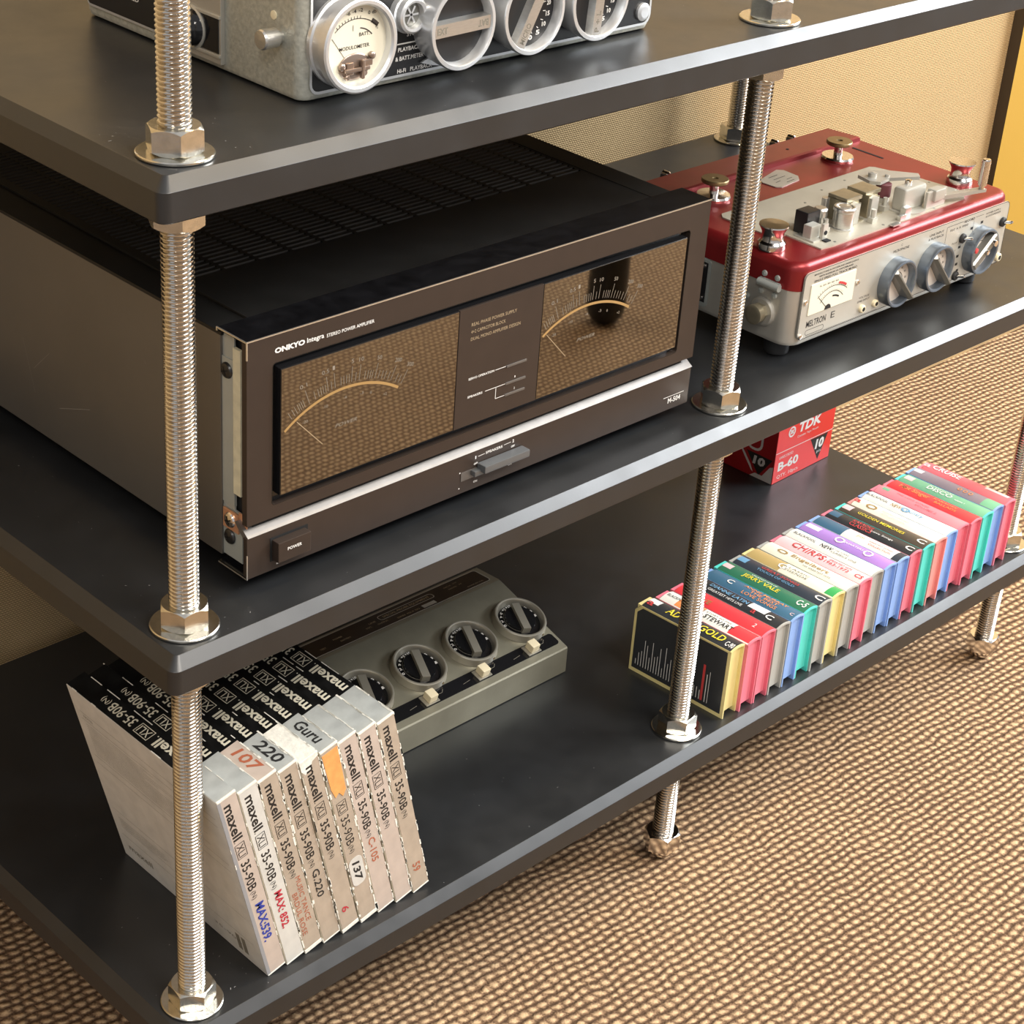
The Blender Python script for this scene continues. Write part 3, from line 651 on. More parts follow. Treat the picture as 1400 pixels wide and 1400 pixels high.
mb = MB(); mb.lathe([(2.6, 0), (2.6, 3), (4.1, 3.6), (4.3, 27), (3.6, 28.4), (0, 28.6)], 20, UP(908.5, 16, 577)); mb.build('crank_handle', M['chrome'], cr, smooth=30)
# left end
LT = LEFT(636, 0, 0)
mb = MB(); mb.lathe([(13, 0), (13, 2), (11.5, 3.2), (8, 3.2)], 32, LEFT(636, 43, 515)); cn = mb.build('cable_connector', M['silvercase'], rec)
mb = MB(); mb.lathe([(8.2, 2), (8.2, 12), (7.4, 13), (5.4, 13), (5.2, 9), (2, 9), (2, 12.5), (0, 12.5)], 6, LEFT(636, 43, 515)); mb.lathe([(8.6, 8), (8.8, 14), (7.4, 14.5), (5, 14.5)], 28, LEFT(636, 43, 515)); mb.build('collar', M['brassgrey'], cn, smooth=30)
mb = MB(); mb.lathe([(3.2, 0), (3.2, 23), (0, 23)], 14, frame_T((633.2, 27, 541.4), (0,0,1), (1,0,0)) ); mb.box(634.2, 636.2, 28, 50, 537.5, 545, 0.3); mb.build('hinge', M['galv'], rec, smooth=30)
for y_, z_ in ((46, 549), (32, 549), (47.5, 532.5), (33, 532.5), (61.5, 523)):
    mb = MB(); mb.lathe([(2.8, 0), (2.5, 1.4), (0, 2)], 12, LEFT(635.8, y_, z_)); mb.build('screw', M['galv'], rec)
mb = MB(); outline(mb, LEFT(635.5, 0, 0), -150, -103, 496, 541, 6, 1.6, 0.6); mb.box(635.2, 636.2, 105, 148, 498, 539); mb.build('side_socket_panel', M['galv'], rec, smooth=0)
mb = MB(); mb.box(634.9, 635.4, 107, 146, 500, 537)
sp = mb.build('socket_insert', M['panelblack'], rec, smooth=0)
mb = MB(); 
for z_ in (503.5, 533.5): mb.lathe([(2.2, 0), (2, 1), (0, 1.4)], 12, LEFT(634.9, 111, z_))
mb.build('screw', M['chrome'], sp)
for x_, y_ in ((657, 39), (938, 35), (657, 200), (938, 200)):
    mb = MB(); mb.lathe([(9.8, 0.2), (11, 1.4), (11.4, 14), (11.4, 17)], 24, UP(x_, y_, Z2)); mb.build('foot', M['rubber'], rec)

# ---------------------------------------------------------------- grey-green tape recorder (top shelf)
old = thing('tape_recorder', 'grey-green hammered-finish reel tape recorder with round level meter on the top shelf', 'tape recorder', (275, 145, Z3))
mb = MB(); mb.loft(rings(115, 437, 30, 266, [(4, 9, 791.6), (1.2, 9, 793), (0, 9, 796), (0, 9, 896), (3, 9, 901), (6, 8, 902)])); mb.build('case', M['hammer'], old, smooth=40)
mb = MB(); outline(mb, FRONT(0, 29.5, 0), 121, 433, 796.2, 893, 7, 1.8, 0.6); mb.build('panel_rim', M['alu'], old, smooth=0)
mb = MB(); mb.prism(rrect(122.6, 431.4, 797.8, 891.4, 6), 0.7, FRONT(0, 30.1, 0)); fpn = mb.build('front_panel', M['panelblack'], old, smooth=0)
T = FRONT(0, 29.3, 0)
mb = MB()
put_text(mb, 'STOP', T, 200, 821.6, 9.5, 2.8, 0.02)
put_text(mb, 'PLAYBACK', T, 193, 812.4, 19, 2.8, 0.02); put_text(mb, '& BATT.METER', T, 191, 806.6, 24, 2.8, 0.02)
put_text(mb, 'Hi-Fi   PLAYBACK', T, 193, 798.6, 30, 2.8, 0.02)
line(mb, T, (192, 826.5), (214, 826.5), 0.9); line(mb, T, (192, 817.5), (214, 817.5), 0.9); line(mb, T, (261, 829), (266, 829), 0.9); line(mb, T, (261, 822), (268, 822), 0.9); line(mb, T, (321, 829), (330, 829), 0.9); line(mb, T, (321, 822), (330, 822), 0.9)
mb.build('lettering', M['white'], fpn, smooth=0)
mb = MB(); mb.prism([(211, 815), (216, 810), (221, 815), (216, 822)], 1.5, T); mb.prism([(212, 803), (222, 800), (232, 798.2), (232, 801), (220, 806)], 1.5, T); mb.build('mode_plate', M['alu'], fpn, smooth=0)
MC = (147.5, 827.5)
T = FRONT(MC[0], 30, MC[1])
mb = MB(); mb.lathe([(28.8, 0), (28.8, 3), (27.6, 4), (27.6, 11), (29.4, 12), (29.4, 17.5), (28.3, 18.4), (26.2, 18.4), (25.0, 17), (24.6, 12)], 56, T); mt = mb.build('round_meter', M['alu'], old, smooth=35)
mb = MB(); mb.lathe([(24.8, 12), (24.8, 12.3)], 48, T); mb.build('meter_face', M['cream'], mt)
mb = MB(); Tf = FRONT(MC[0], 17.5, MC[1])
ring_flat(mb, Tf, 0, -9, 24.6, 25.1, 48, 132, 30)
for k in range(9):
    a = math.radians(126-5.4*k); line(mb, Tf, (25*math.cos(a), -9+25*math.sin(a)), (26.6*math.cos(a), -9+26.6*math.sin(a)), 0.4)
ring_flat(mb, Tf, 0, -9, 24.2, 27.0, 47, 61, 8); ring_flat(mb, Tf, 1, -6, 15.6, 16.3, 42, 82, 10)
for s_, u, v, w_ in (('-6', -8, 18.6, 3.2), ('-4', -3.4, 19.4, 3.2), ('-2', 1.8, 19.6, 3.2), ('0 db', 9.3, 17.2, 6.6), ('+2', 15.5, 7.5, 2.2), ('BATT.', 2.6, 4.6, 8.4)): put_text(mb, s_, Tf, u, v, w_, 2.3, 0.01)
put_text(mb, 'MODULOMETER', Tf, -13, -2.6, 24, 2.3, 0.01)
line(mb, Tf, (-19, 6), (-9, -7), 0.35); line(mb, Tf, (-2.4, 12.2), (-2.4, 8.6), 0.4)
mb.build('meter_print', M['darktext'], mt, smooth=0)
mb = MB(); mb.lathe([(12.5, 0), (12.5, 0.8), (11, 1.6), (0, 1.8)], 32, FRONT(MC[0]-1, 17.7, MC[1]-13.5) @ Matrix.Scale(0.66, 4, (0, 1, 0)))
mb.box(MC[0]-9, MC[0]-3, 14.6, 16.5, MC[1]-18, MC[1]-10, 0.8); mb.box(MC[0]+5, MC[0]+12, 14.6, 16.5, MC[1]-14, MC[1]-9.6, 0.8)
for dx_, dz_, r_ in ((-12, -12, 2.2), (-8, -19, 1.8), (6, -18, 1.8), (12, -8, 2.2)): mb.lathe([(r_, 0), (r_, 2.2), (r_*0.7, 2.8), (0, 2.9)], 16, FRONT(MC[0]+dx_, 17.0, MC[1]+dz_))
mb.box(MC[0]-11, MC[0]+9, 13.2, 15.4, MC[1]-16, MC[1]-13.4, 0.7); mb.box(MC[0]+2, MC[0]+4.4, 12.6, 15.4, MC[1]-21, MC[1]-9, 0.7)
mb.build('meter_works', M['coil'], mt, smooth=40)
# small round socket
mb = MB(); mb.lathe([(12.4, 0), (12.4, 5), (11.6, 6), (11.4, 10), (10, 11), (8.2, 10.4), (8, 6)], 36, FRONT(197, 30, 837.5)); kb = mb.build('lamp_socket', M['alu'], old)
mb = MB(); mb.lathe([(8.1, 6), (8.1, 6.3)], 24, FRONT(197, 30, 837.5)); mb.build('socket_inside', M['pointer'], kb)
mb = MB(); T = FRONT(197, 22.6, 837.5)
for k in range(3): a = k*PI/3; line(mb, T, (-6*math.cos(a), -6*math.sin(a)), (6*math.cos(a), 6*math.sin(a)), 1.3)
mb.build('socket_cross', M['alu'], kb, smooth=0)
def ring_knob(cx, cz, ang, txt1, txt2, slots=False):
    k = MB(); T = FRONT(cx, 29.5, cz)
    k.lathe([(25.5, 0), (25.5, 4), (26.6, 5), (27.6, 12), (28.2, 19.5), (27.6, 20.6), (25.2, 20.8), (24.4, 19.6), (23.8, 16), (23.8, 13)], 56, T); kn = k.build('ring_knob', M['alu'], old, smooth=35)
    k = MB(); k.lathe([(24.0, 13.2), (24.0, 13.6)], 44, T); k.build('knob_well', M['panelblack'], kn)
    k = MB(); Ta = T @ Matrix.Rotation(ang, 4, 'Z'); k.loft([[(-24.2, -5, 13.4), (24.2, -5, 13.4), (24.2, 5, 13.4), (-24.2, 5, 13.4)], [(-24.2, -4.2, 19.6), (24.2, -4.2, 19.6), (24.2, 4.2, 19.6), (-24.2, 4.2, 19.6)]], True, True, Ta); b_ = k.build('grip_bar', M['brush'], kn, smooth=0)
    k = MB(); Tt = FRONT(cx, 29.5-19.75, cz) @ Matrix.Rotation(ang, 4, 'Z')
    put_text(k, txt1, Tt, -22, -2.2, 2.9*len(txt1), 4.4, 0.02)
    if txt2: put_text(k, txt2, Tt @ Matrix.Rotation(PI, 4, 'Z'), -22, -2.2, 2.9*len(txt2), 4.4, 0.02)
    k.build('lettering', M['greyink'], b_, smooth=0)
    k = MB(); Tp = FRONT(cx, 15.7, cz)
    if not slots:
        for i in range(9):
            a = math.radians(-80+22*i); put_text(k, str((i*5) % 50), Tp, 19*math.cos(a)-1.6, 19*math.sin(a)-1.2, 3.6, 3.2, 0.03)
            a += 0.12; line(k, Tp, (14*math.cos(a), 15*math.sin(a)), (16.6*math.cos(a), 16.6*math.sin(a)), 0.5)
        k.build('dial_print', M['white'], kn, smooth=0)
ring_knob(230.5, 828, math.radians(1), 'EXT', 'BAT', True); ring_knob(294.5, 828, math.radians(62), 'MICRO', ''); ring_knob(358, 828, math.radians(86), 'P + L', '')
mb = MB(); mb.lathe([(6.4, 0), (6.4, 2), (4.6, 3), (3.2, 3)], 24, FRONT(424, 29.6, 806)); mb.build('jack_socket', M['alu'], old)
# left end of this recorder
mb = MB(); mb.lathe([(4.4, 0), (4.4, 3), (6, 3.4), (6.4, 14), (5.6, 15.2), (0, 15.4)], 28, LEFT(115, 51, 829)); mb.build('push_button', M['brush'], old, smooth=30)
mb = MB(); mb.lathe([(2.8, 0), (2.8, 0.8), (1, 1)], 14, LEFT(115, 56.5, 841)); mb.build('screw', M['creambtn'], old)
mb = MB(); mb.prism([(-104, 850), (-62, 850), (-50, 858), (-50, 880), (-104, 880)], 1.6, LEFT(115, 0, 0)); mb.build('strap_plate', M['galv'], old, smooth=0)
mb = MB(); mb.box(111.5, 115.2, 106, 164, 797, 890, 0.6); mb.build('end_panel', M['silvercase'], old)
mb = MB(); mb.lathe([(14.6, 0), (14.6, 1.2), (13, 2), (12.2, 1.2)], 36, LEFT(111.4, 136, 815)); mb.box(110, 112, 106, 134, 801.5, 803.5, .3); mb.box(110, 112, 106, 134, 826.5, 828.5, .3); cup = mb.build('jack_ring', M['frontplate'], old)
mb = MB(); mb.box(111.0, 111.6, 108, 134, 804, 826.5); mb.lathe([(12, 0), (11, 4), (8, 7.5), (4, 9), (0, 9.5)], 30, LEFT(111.4, 134, 815)); mb.build('dark_dome', M['acrylic'], cup, smooth=40)
mb = MB(); mb.lathe([(11, 0), (11, 3), (9, 5), (5, 6), (0, 6)], 24, LEFT(111.4, 134, 850)); mb.build('round_socket', M['frontplate'], old, smooth=40)
mb = MB(); mb.box(113.6, 115.3, 168, 258, 801, 890, 0.5); bp = mb.build('side_panel', M['panelblack'], old)
mb = MB(); outline(mb, LEFT(113.5, 0, 0), -259, -167, 800, 891, 4, 1.6, 0.3); mb.build('panel_rim', M['alu'], old, smooth=0)
mb = MB(); T = LEFT(113.4, 0, 0); put_text(mb, 'SPEED', T, -214, 815, 16, 3.2, 0.02); put_text(mb, 'TAPE', T, -238, 815, 12, 3.2, 0.02); mb.build('lettering', M['white'], bp, smooth=0)

# ---------------------------------------------------------------- mixer on the bottom shelf
mix = thing('microphone_mixer', 'khaki-silver four-knob desktop mixer with cream buttons behind the row of leaning boxes', 'mixer', (395, 190, Z1))
XL, XR = 262, 521
sl_ = (55.4-28)/(220.0-126)
mb = MB()
sec = [(126.0, 1), (126, 26.8), (127, 28.2), (219.5, 55.4), (222, 55.9), (252, 54.2), (256, 51), (262, 1)]
def ms(x, i): return [(x, y + (i if y < 130 else (-i if y > 240 else 0)), Z1 + z - (i if z > 20 else 0)) for y, z in sec]
mb.loft([ms(XL, 1.2), ms(XL+1.2, 0), ms(XR-1.2, 0), ms(XR, 1.2)])
mb.build('case', M['mixer'], mix, smooth=25)
SN = Vector((0, -sl_, 1)).normalized(); SD = Vector((0, 1, sl_)).normalized()
def SL(x, d, off=0):
    """frame on the sloping top: x, distance up the slope from the front edge, height above it"""
    o = Vector((x, 126, Z1+28.3)) + SD*d + SN*off
    return frame_T(o, (1, 0, 0), SD)
mb = MB(); mb.prism(rrect(XL+6, 516.5, 7.5, 21.5, 3.5), 0.3, SL(0, 0)); st = mb.build('button_strip', M['acrylic'], mix, smooth=0)
kx = [500.5, 437.5, 374.5, 311.5]
for i, x_ in enumerate(kx):
    T = SL(x_-2, 47, 0)
    mb = MB(); mb.lathe([(26.5, 0), (25.6, 3), (25.3, 6.8), (24.6, 7.6), (23.4, 7.6), (22.2, 6.6), (20.6, 1.2)], 48, T); kn = mb.build('knob_ring', M['mixring'], mix, smooth=35)
    mb = MB(); mb.lathe([(20.8, 1.0), (20.6, 1.6), (15.2, 3.2), (14.8, 6.5), (0, 6.7)], 44, T); kc = mb.build('knob_dial', M['acrylic'], kn, smooth=25)
    mb = MB(); mb.loft([[(-4.6, -17, 3), (4.0, -17, 3), (4.0, 16, 3), (-4.6, 16, 3)], [(-3.8, -17, 9.6), (3.8, -17, 9.6), (3.8, 15.6, 9.6), (-3.8, 15.6, 9.6)]], True, True, T @ Matrix.Rotation(math.radians(-21), 4, 'Z')); mb.build('grip_bar', M['mixring'], kn, smooth=0)
    mb = MB(); Tp = T @ Matrix.Translation((0, 0, 3.4))
    for a_, s_ in ((178, '0'), (160, '2'), (143, '4'), (127, '6'), (110, '+5'), (92, '+10'), (66, '7'), (30, '5'), (10, '3'), (-10, '1')):
        a = math.radians(a_); put_text(mb, s_, Tp, 17.9*math.cos(a)-1.6, 17.9*math.sin(a)-1.4, 1.7*len(s_)+1.2, 2.9, 0.03)
    mb.build('dial_print', M['white'], kn, smooth=0)
    mb = MB(); ring_flat(mb, T @ Matrix.Translation((0, 0, 3.5)), 0, 0, 15.4, 15.8, 60, 250, 20); mb.build('dial_line', M['mixring'], kn, smooth=0)
    mb = MB(); mb.lathe([(1.3, 0), (1.3, .4), (0, .5)], 10, T @ Matrix.Translation((7, -25.6, 3.6)) @ Matrix.Rotation(PI/2, 4, 'X')); mb.build('set_screw', M['brass'], kn)
for x_ in (485, 422, 358, 296):
    mb = MB(); T = SL(x_, 14.5, 0.3)
    mb.box(-8, 8, -6, 6, 0, 0.9, 0.3, T); bt = mb.build('slide_plate', M['mixring'], mix)
    mb = MB(); mb.box(-4.4, 5.0, -4.8, 4.8, 0.8, 8.8, 0.8, T); mb.build('cream_button', M['creambtn'], bt)
mb = MB(); T = SL(0, 0, 0.4)
for x_ in (485, 422, 358, 296):
    line(mb, T, (x_-24, 13), (x_-15, 14), 0.4); line(mb, T, (x_+12, 15), (x_+16, 15), 0.4); line(mb, T, (x_+16, 15), (x_+19, 18), 0.4)
mb.build('strip_marks', M['greyink'], st, smooth=0)['kind'] = 'stuff'
# flat label panel at the back
T = frame_T((0, 220, Z1+55.95), (1, 0, 0), (0, 1, -0.055))
mb = MB(); mb.prism(rrect(XL+5, 514, 5, 30, 4), 0.35, T); pn = mb.build('label_panel', mat('dark_brown_panel', (0.018, 0.012, 0.010), 0.3), mix, smooth=0)
mb = MB(); T2 = T @ Matrix.Translation((0, 0, 0.45)); outline(mb, T2, XL+5, 514, 5, 30, 4, 1.0); outline(mb, T2, 385, 452, 16.5, 24.5, 3, 0.7); quad(mb, T2, 430, 446, 7.5, 12.5)
mb.build('panel_border', M['frontplate'], pn, smooth=0)
mb = MB(); put_text(mb, 'SPECIAL PROBE EQUIPMENT', T2, 390, 18.6, 57, 3.4, 0.01); put_text(mb, 'SERIES  MX-4  NO.', T2, 399, 9, 28, 2.3)
for x_, y_, s_, w_ in ((372, 18, 'LINE', 8), (365, 13, 'MIC', 6), (378, 12, 'OUTPUT', 12), (330, 18, 'POWER', 10), (334, 12, 'BATTERY', 12), (310, 12, 'TEST', 7)): put_text(mb, s_, T2, x_, y_, w_, 2.2)
for x_, y_, s_, w_ in ((468, 22, 'INPUT', 9), (470, 17, 'MASTER', 10), (480, 23, 'LOW', 5), (484, 18, 'HI', 3), (487, 9, 'MADE IN USA', 20)): put_text(mb, s_, T2, x_, y_, w_, 1.6)
mb.build('lettering', M['goldtext'], pn, smooth=0)

# ---------------------------------------------------------------- nine reel tape boxes leaning on the front left rod
lean = math.radians(13.9); BW, BD, BH = 17.0, 184.0, 190.0
box_info = [  # spine card, top front card, hand writing on the spine, writing on top, label
    ('cardpink', 'cardsilver', ('MAX:539.', 'blueink', 42, 5.5), None, 'white reel tape box with blue marker reading MAX:539, nearest the front left rod'),
    ('cardbright', 'cardsilver', ('MAX: 852.', 'redink', 40, 4.5), None, 'white reel tape box with red marker reading MAX: 852'),
    ('cardtan', 'cardpink', ('MUSIC TANCE BRDUL ROSE', 'rustink', 48, 4), ('107', 'rustink'), 'worn tan reel tape box with 107 in red on top'),
    ('cardtan', 'cardsilver', ('G.220', 'blackink', 30, 5), ('220', 'blackink'), 'worn reel tape box with black 220 on top and G.220 on its spine'),
    ('cardtan', 'worn', ('6', 'redink', 6, 5), None, 'heavily worn reel tape box with peeling top and a red 6 low on its spine'),
    ('cardtan', 'cardsilver', ('137', 'blackink', 22, 6), ('Guru', 'blackink'), 'reel tape box with orange tape patch and a cream sticker reading 137'),
    ('cardpink', 'cardsilver', ('C-105', 'rustink', 26, 5), None, 'scuffed reel tape box with faint red C-105 on its spine'),
    ('cardpink', 'cardsilver', None, None, 'reel tape box with no handwriting, second from the mixer end of the leaning row'),
    ('cardtan', 'cardsilver', ('59', 'rustink', 10, 6), None, 'reel tape box with a red 59 low on its spine, nearest the mixer'),
]
for i, (sp_m, tp_m, hw, tw, lab) in enumerate(box_info):
    px = 57.2 + i*18.0 + (0.6 if i > 4 else 0) + (0.25 if i > 6 else 0)
    o = bpy.data.objects.new('reel_tape_box', None); C.objects.link(o); o.empty_display_size = 0.02
    yo = -15.5 + random.uniform(-0.6, 0.6)
    o.matrix_world = Matrix.Translation((px*S, yo*S, Z1*S)) @ Matrix.Rotation(-lean, 4, 'Y')
    o['label'] = lab; o['category'] = 'tape box'; o['group'] = 'reel tape boxes leaning in a row on the bottom shelf'; ORG[o] = Vector((0,0,0))
    hh = BH + random.uniform(-1, 1)
    mb = MB(); mb.box(0, BW, 0, BD, 0, hh, 0.7); carton = mb.build('carton', M['card'] if i else M['cardbright'], o)
    # spine
    mb = MB(); mb.box(0.9 if i else 3.0, BW-0.5, -0.25, 0.2, 1.2, hh-1.4); spn = mb.build('spine_label', M[sp_m], o, smooth=0)
    TF = frame_T((0, -0.35, 0), (0, 0, -1), (1, 0, 0))     # reads downwards
    mb = MB()
    if i == 5:
        put_text(mb, 'XLI', TF, -(hh-58), 4.9, 10, 6.0, 0.0); outline(mb, TF, -(hh-56.6), -(hh-69.6), 3.6, 12.4, 0.3, 0.5)
        put_text(mb, '35-90B', TF, -(hh-73), 4.2, 31, 7.6, -0.0); put_text(mb, '(N)', TF, -(hh-105), 4.4, 8, 5.5)
    else:
        put_text(mb, 'maxell', TF, -(hh-8), 4.2, 36, 8.2, 0.022); put_text(mb, '.', TF, -(hh-44.6), 4.2, 1, 1)
        put_text(mb, 'XLI', TF, -(hh-49.6), 5.1, 11.5, 6.0, 0.0); outline(mb, TF, -(hh-48), -(hh-62.6), 3.8, 12.4, 0.3, 0.5)
        put_text(mb, '35-90B', TF, -(hh-67), 4.4, 31, 7.8, 0.012); put_text(mb, '(N)', TF, -(hh-99.5), 4.6, 8, 5.5)
    mb.build('lettering', M['black'], spn, smooth=0)
    if hw:
        s_, ink, wd, ht = hw; mb = MB(); u0 = {0: -(hh-113), 1: -(hh-111), 2: -(hh-109), 3: -(hh-111), 4: -(hh-163), 5: -(hh-121), 6: -(hh-109), 8: -(hh-160)}[i]
        TH = TF @ Matrix.Translation((0, 0, 0.1))
        if i == 2:
            put_text(mb, 'MUSIC TANCE', TH, u0, 8.6, 50, 4.4, 0.0, 0.1); put_text(mb, 'BRDUL ROSE', TH, u0+14, 2.6, 48, 4.4, 0.0, 0.1)
        elif i == 5:
            outline(mb, TH, 0, 1, 0, 1, 0.1, 0.1)
            mb = MB(); put_text(mb, '137', TH @ Matrix.Translation((0, 0, 0.2)), u0+2, 4.4, wd, 7, 0.03, 0.2)
            ms_ = MB(); ms_.prism(rrect(u0-2, u0+28, 1.4, 14.4, 5), 0.15, TH); ms_.build('sticker', M['cardbright'], o, smooth=0)
        else:
            for q, chs in enumerate([s_]):
                put_text(mb, chs, TH @ Matrix.Rotation(math.radians(-1.5), 4, 'Z'), u0, 4.0 + 0.02*abs(u0)*0, wd, ht+2.4 if i < 2 else ht+1.5, 0.028 if i < 2 else 0.01, 0.1)
        mb.build('handwriting', M[ink], spn, smooth=0)
    if i == 5:
        mb = MB(); mb.prism([(-(hh-4), 1.2), (-(hh-40), 2.2), (-(hh-50), 4.5), (-(hh-47), 8), (-(hh-53), 11), (-(hh-48), 14.8), (-(hh-4), 15.8)], 0.25, TF); mb.build('tape_patch', M['orange'], o, smooth=0)
    if i == 0:
        mb = MB(); mb.box(0.0, 3.0, -0.3, 0.3, 0.8, hh-1.2); mb.build('grey_band', M['spinegrey'], o, smooth=0)
    # top: black label from the back, silver card in front
    fb = 43.0 + (i % 3 - 1)*0.8
    mb = MB(); mb.box(0.5, BW-0.4, fb, BD-0.6, hh-0.3, hh+0.25); tl_ = mb.build('top_label', M['cardblack'], o, smooth=0)
    mb = MB(); mb.box(0.5, BW-0.4, 0.8, fb, hh-0.3, hh+0.2); mb.build('top_front_card', M[tp_m], o, smooth=0)
    TT = frame_T((0, 0, hh+0.32), (0, 1, 0), (-1, 0, 0))
    mb = MB()
    put_text(mb, 'maxell', TT, fb+2.5, -13.0, 37, 9, 0.026); put_text(mb, '.', TT, fb+41, -13.0, 1.2, 1.2)
    put_text(mb, 'XLI', TT, fb+47.5, -12.0, 12.5, 6.6, 0.006); outline(mb, TT, fb+45.6, fb+61.8, -13.6, -3.9, 0.3, 0.6)
    put_text(mb, '35-90B', TT, fb+66, -13, 30, 8.6, 0.012); put_text(mb, '(N)', TT, fb+98, -12.6, 9, 6)
    mb.build('lettering', M['cream'], tl_, smooth=0)
    if tw:
        mb = MB(); put_text(mb, tw[0], TT @ Matrix.Rotation(PI/2*0, 4, 'Z') @ Matrix.Translation((fb-4, 2, 0.02)) @ Matrix.Rotation(PI, 4, 'Z') @ Matrix.Translation((0, 0, 0)), 3, 6.5, 28, 9.5, 0.02, 0.15)
        mb.build('handwriting', M[tw[1]], tl_, smooth=0)
    # worn edges: torn fibres along the corners, different on every box
    mb = MB(); n = 44 if i > 1 else 8
    for k in range(n):
        zc = random.uniform(2, hh-2); l = random.uniform(2, 9); sd = random.choice((0, BW))
        wv = random.uniform(0.3, 1.0 if i > 1 else 0.5)*random.choice((1, 1, 1.8))
        mb.box(sd-wv if sd else 0.0, sd if sd else wv, -0.42, 0.3, zc, min(zc+l, hh), 0)
    for k in range(22 if i > 1 else 4):
        yc = random.uniform(0, 38); l = random.uniform(3, 10); sd = random.choice((0, BW)); wv = random.uniform(0.4, 1.6)
        mb.box(sd-wv if sd else 0.0, sd if sd else wv, yc, yc+l, hh-0.5, hh+0.4, 0)
    for k in range(8):
        yc = random.uniform(45, BD-8); l = random.uniform(4, 16); sd = random.choice((0.4, BW-0.4)); wv = 0.35
        mb.box(sd-wv, sd+wv, yc, yc+l, hh-0.5, hh+0.4, 0)
    mb.box(0.2, BW-0.2, -0.5, 1.0, hh-1.6, hh+0.45, 0.3); mb.box(0.3, BW-0.2, -0.5, 1, 0, 1.3 + (2.5 if i in (2, 4, 5) else 0), 0.3)
    if i == 4: mb.prism([(hh-9, 0.3), (hh+0.2, 0.3), (hh+0.2, 17), (hh-4, 16.8), (hh-6, 11), (hh-12, 8), (hh-14, 3)], 0.8, frame_T((0, -0.3, 0), (0,0,1), (1,0,0)))
    if i == 7: mb.box(-0.5, 0.6, 1, 130, hh-0.6, hh+0.9)
    mb.build('worn_edges', M['worn'], o, smooth=0)['kind'] = 'stuff'
    if i == 0:   # printed back of the first box (left face)
        TLf = frame_T((-0.12, 0, 0), (0, -1, 0), (0, 0, 1))
        mb = MB()
        for v in (168, 160, 120, 112, 60, 30): line(mb, TLf, (-176, v), (-8, v), 0.3)
        for k in range(15):
            v = 156-k*2.3; line(mb, TLf, (-172, v), (-172+random.uniform(60, 150), v), 0.28)
        for k in range(6): line(mb, TLf, (-172, 52-k*2.2), (-172+random.uniform(40, 90), 52-k*2.2), 0.28)
        put_text(mb, 'NOTES', TLf, -172, 163, 12, 2.6); put_text(mb, 'maxell', TLf, -172, 14, 32, 7, 0.01); put_text(mb, '35-90B', TLf, -60, 16, 34, 3); quad(mb, TLf, -32, -27, 8, 26); quad(mb, TLf, -25, -20, 8, 26)
        mb.build('back_print', M['greyink'], o, smooth=0)

# ---------------------------------------------------------------- row of cassette cases
def cm(name, col, rough=0.4): return mat(name, col, rough, vary=0.04)
TR = {'yellow': cm('yellow_tray', (0.80, 0.68, 0.30)), 'pink': cm('pink_tray', (0.80, 0.20, 0.27)), 'grey': cm('grey_tray', (0.42, 0.42, 0.39)), 'blue': cm('blue_tray', (0.26, 0.42, 0.78)), 'teal': cm('teal_tray', (0.10, 0.66, 0.58)), 'salmon': cm('salmon_tray', (0.80, 0.30, 0.28))}
CV = {'black': cm('black_cover', (0.03, 0.032, 0.035)), 'red': cm('red_cover', (0.75, 0.05, 0.06)), 'white': cm('white_cover', (0.80, 0.78, 0.70)), 'slate': cm('blue_grey_cover', (0.055, 0.14, 0.22)),
      'green': cm('green_cover', (0.035, 0.17, 0.095)), 'navy': cm('dark_navy_cover', (0.035, 0.045, 0.06)), 'gold': cm('gold_cover', (0.50, 0.36, 0.14)), 'cream': cm('cream_cover', (0.82, 0.78, 0.63)),
      'palepink': cm('pale_pink_cover', (0.82, 0.56, 0.56)), 'purple': cm('purple_cover', (0.40, 0.22, 0.58)), 'brown': cm('dark_brown_cover', (0.075, 0.06, 0.045)), 'rose': cm('rose_cover', (0.75, 0.24, 0.28)), 'mint': cm('mint_cover', (0.17, 0.43, 0.26)),
      'mauve': cm('mauve_grey_cover', (0.24, 0.20, 0.24)), 'coral': cm('coral_cover', (0.75, 0.14, 0.17)), 'yellowp': cm('yellow_letters', (0.85, 0.68, 0.05)), 'orangep': cm('orange_letters', (0.85, 0.30, 0.10)), 'bluep': cm('blue_letters', (0.16, 0.36, 0.55)), 'greenp': cm('green_print', (0.05, 0.35, 0.10))}
CV['redp'] = M['red']; CV['whitep'] = M['white']; CV['blackp'] = M['black']; CV['goldp'] = M['gold']; CV['greyp'] = M['greyink']
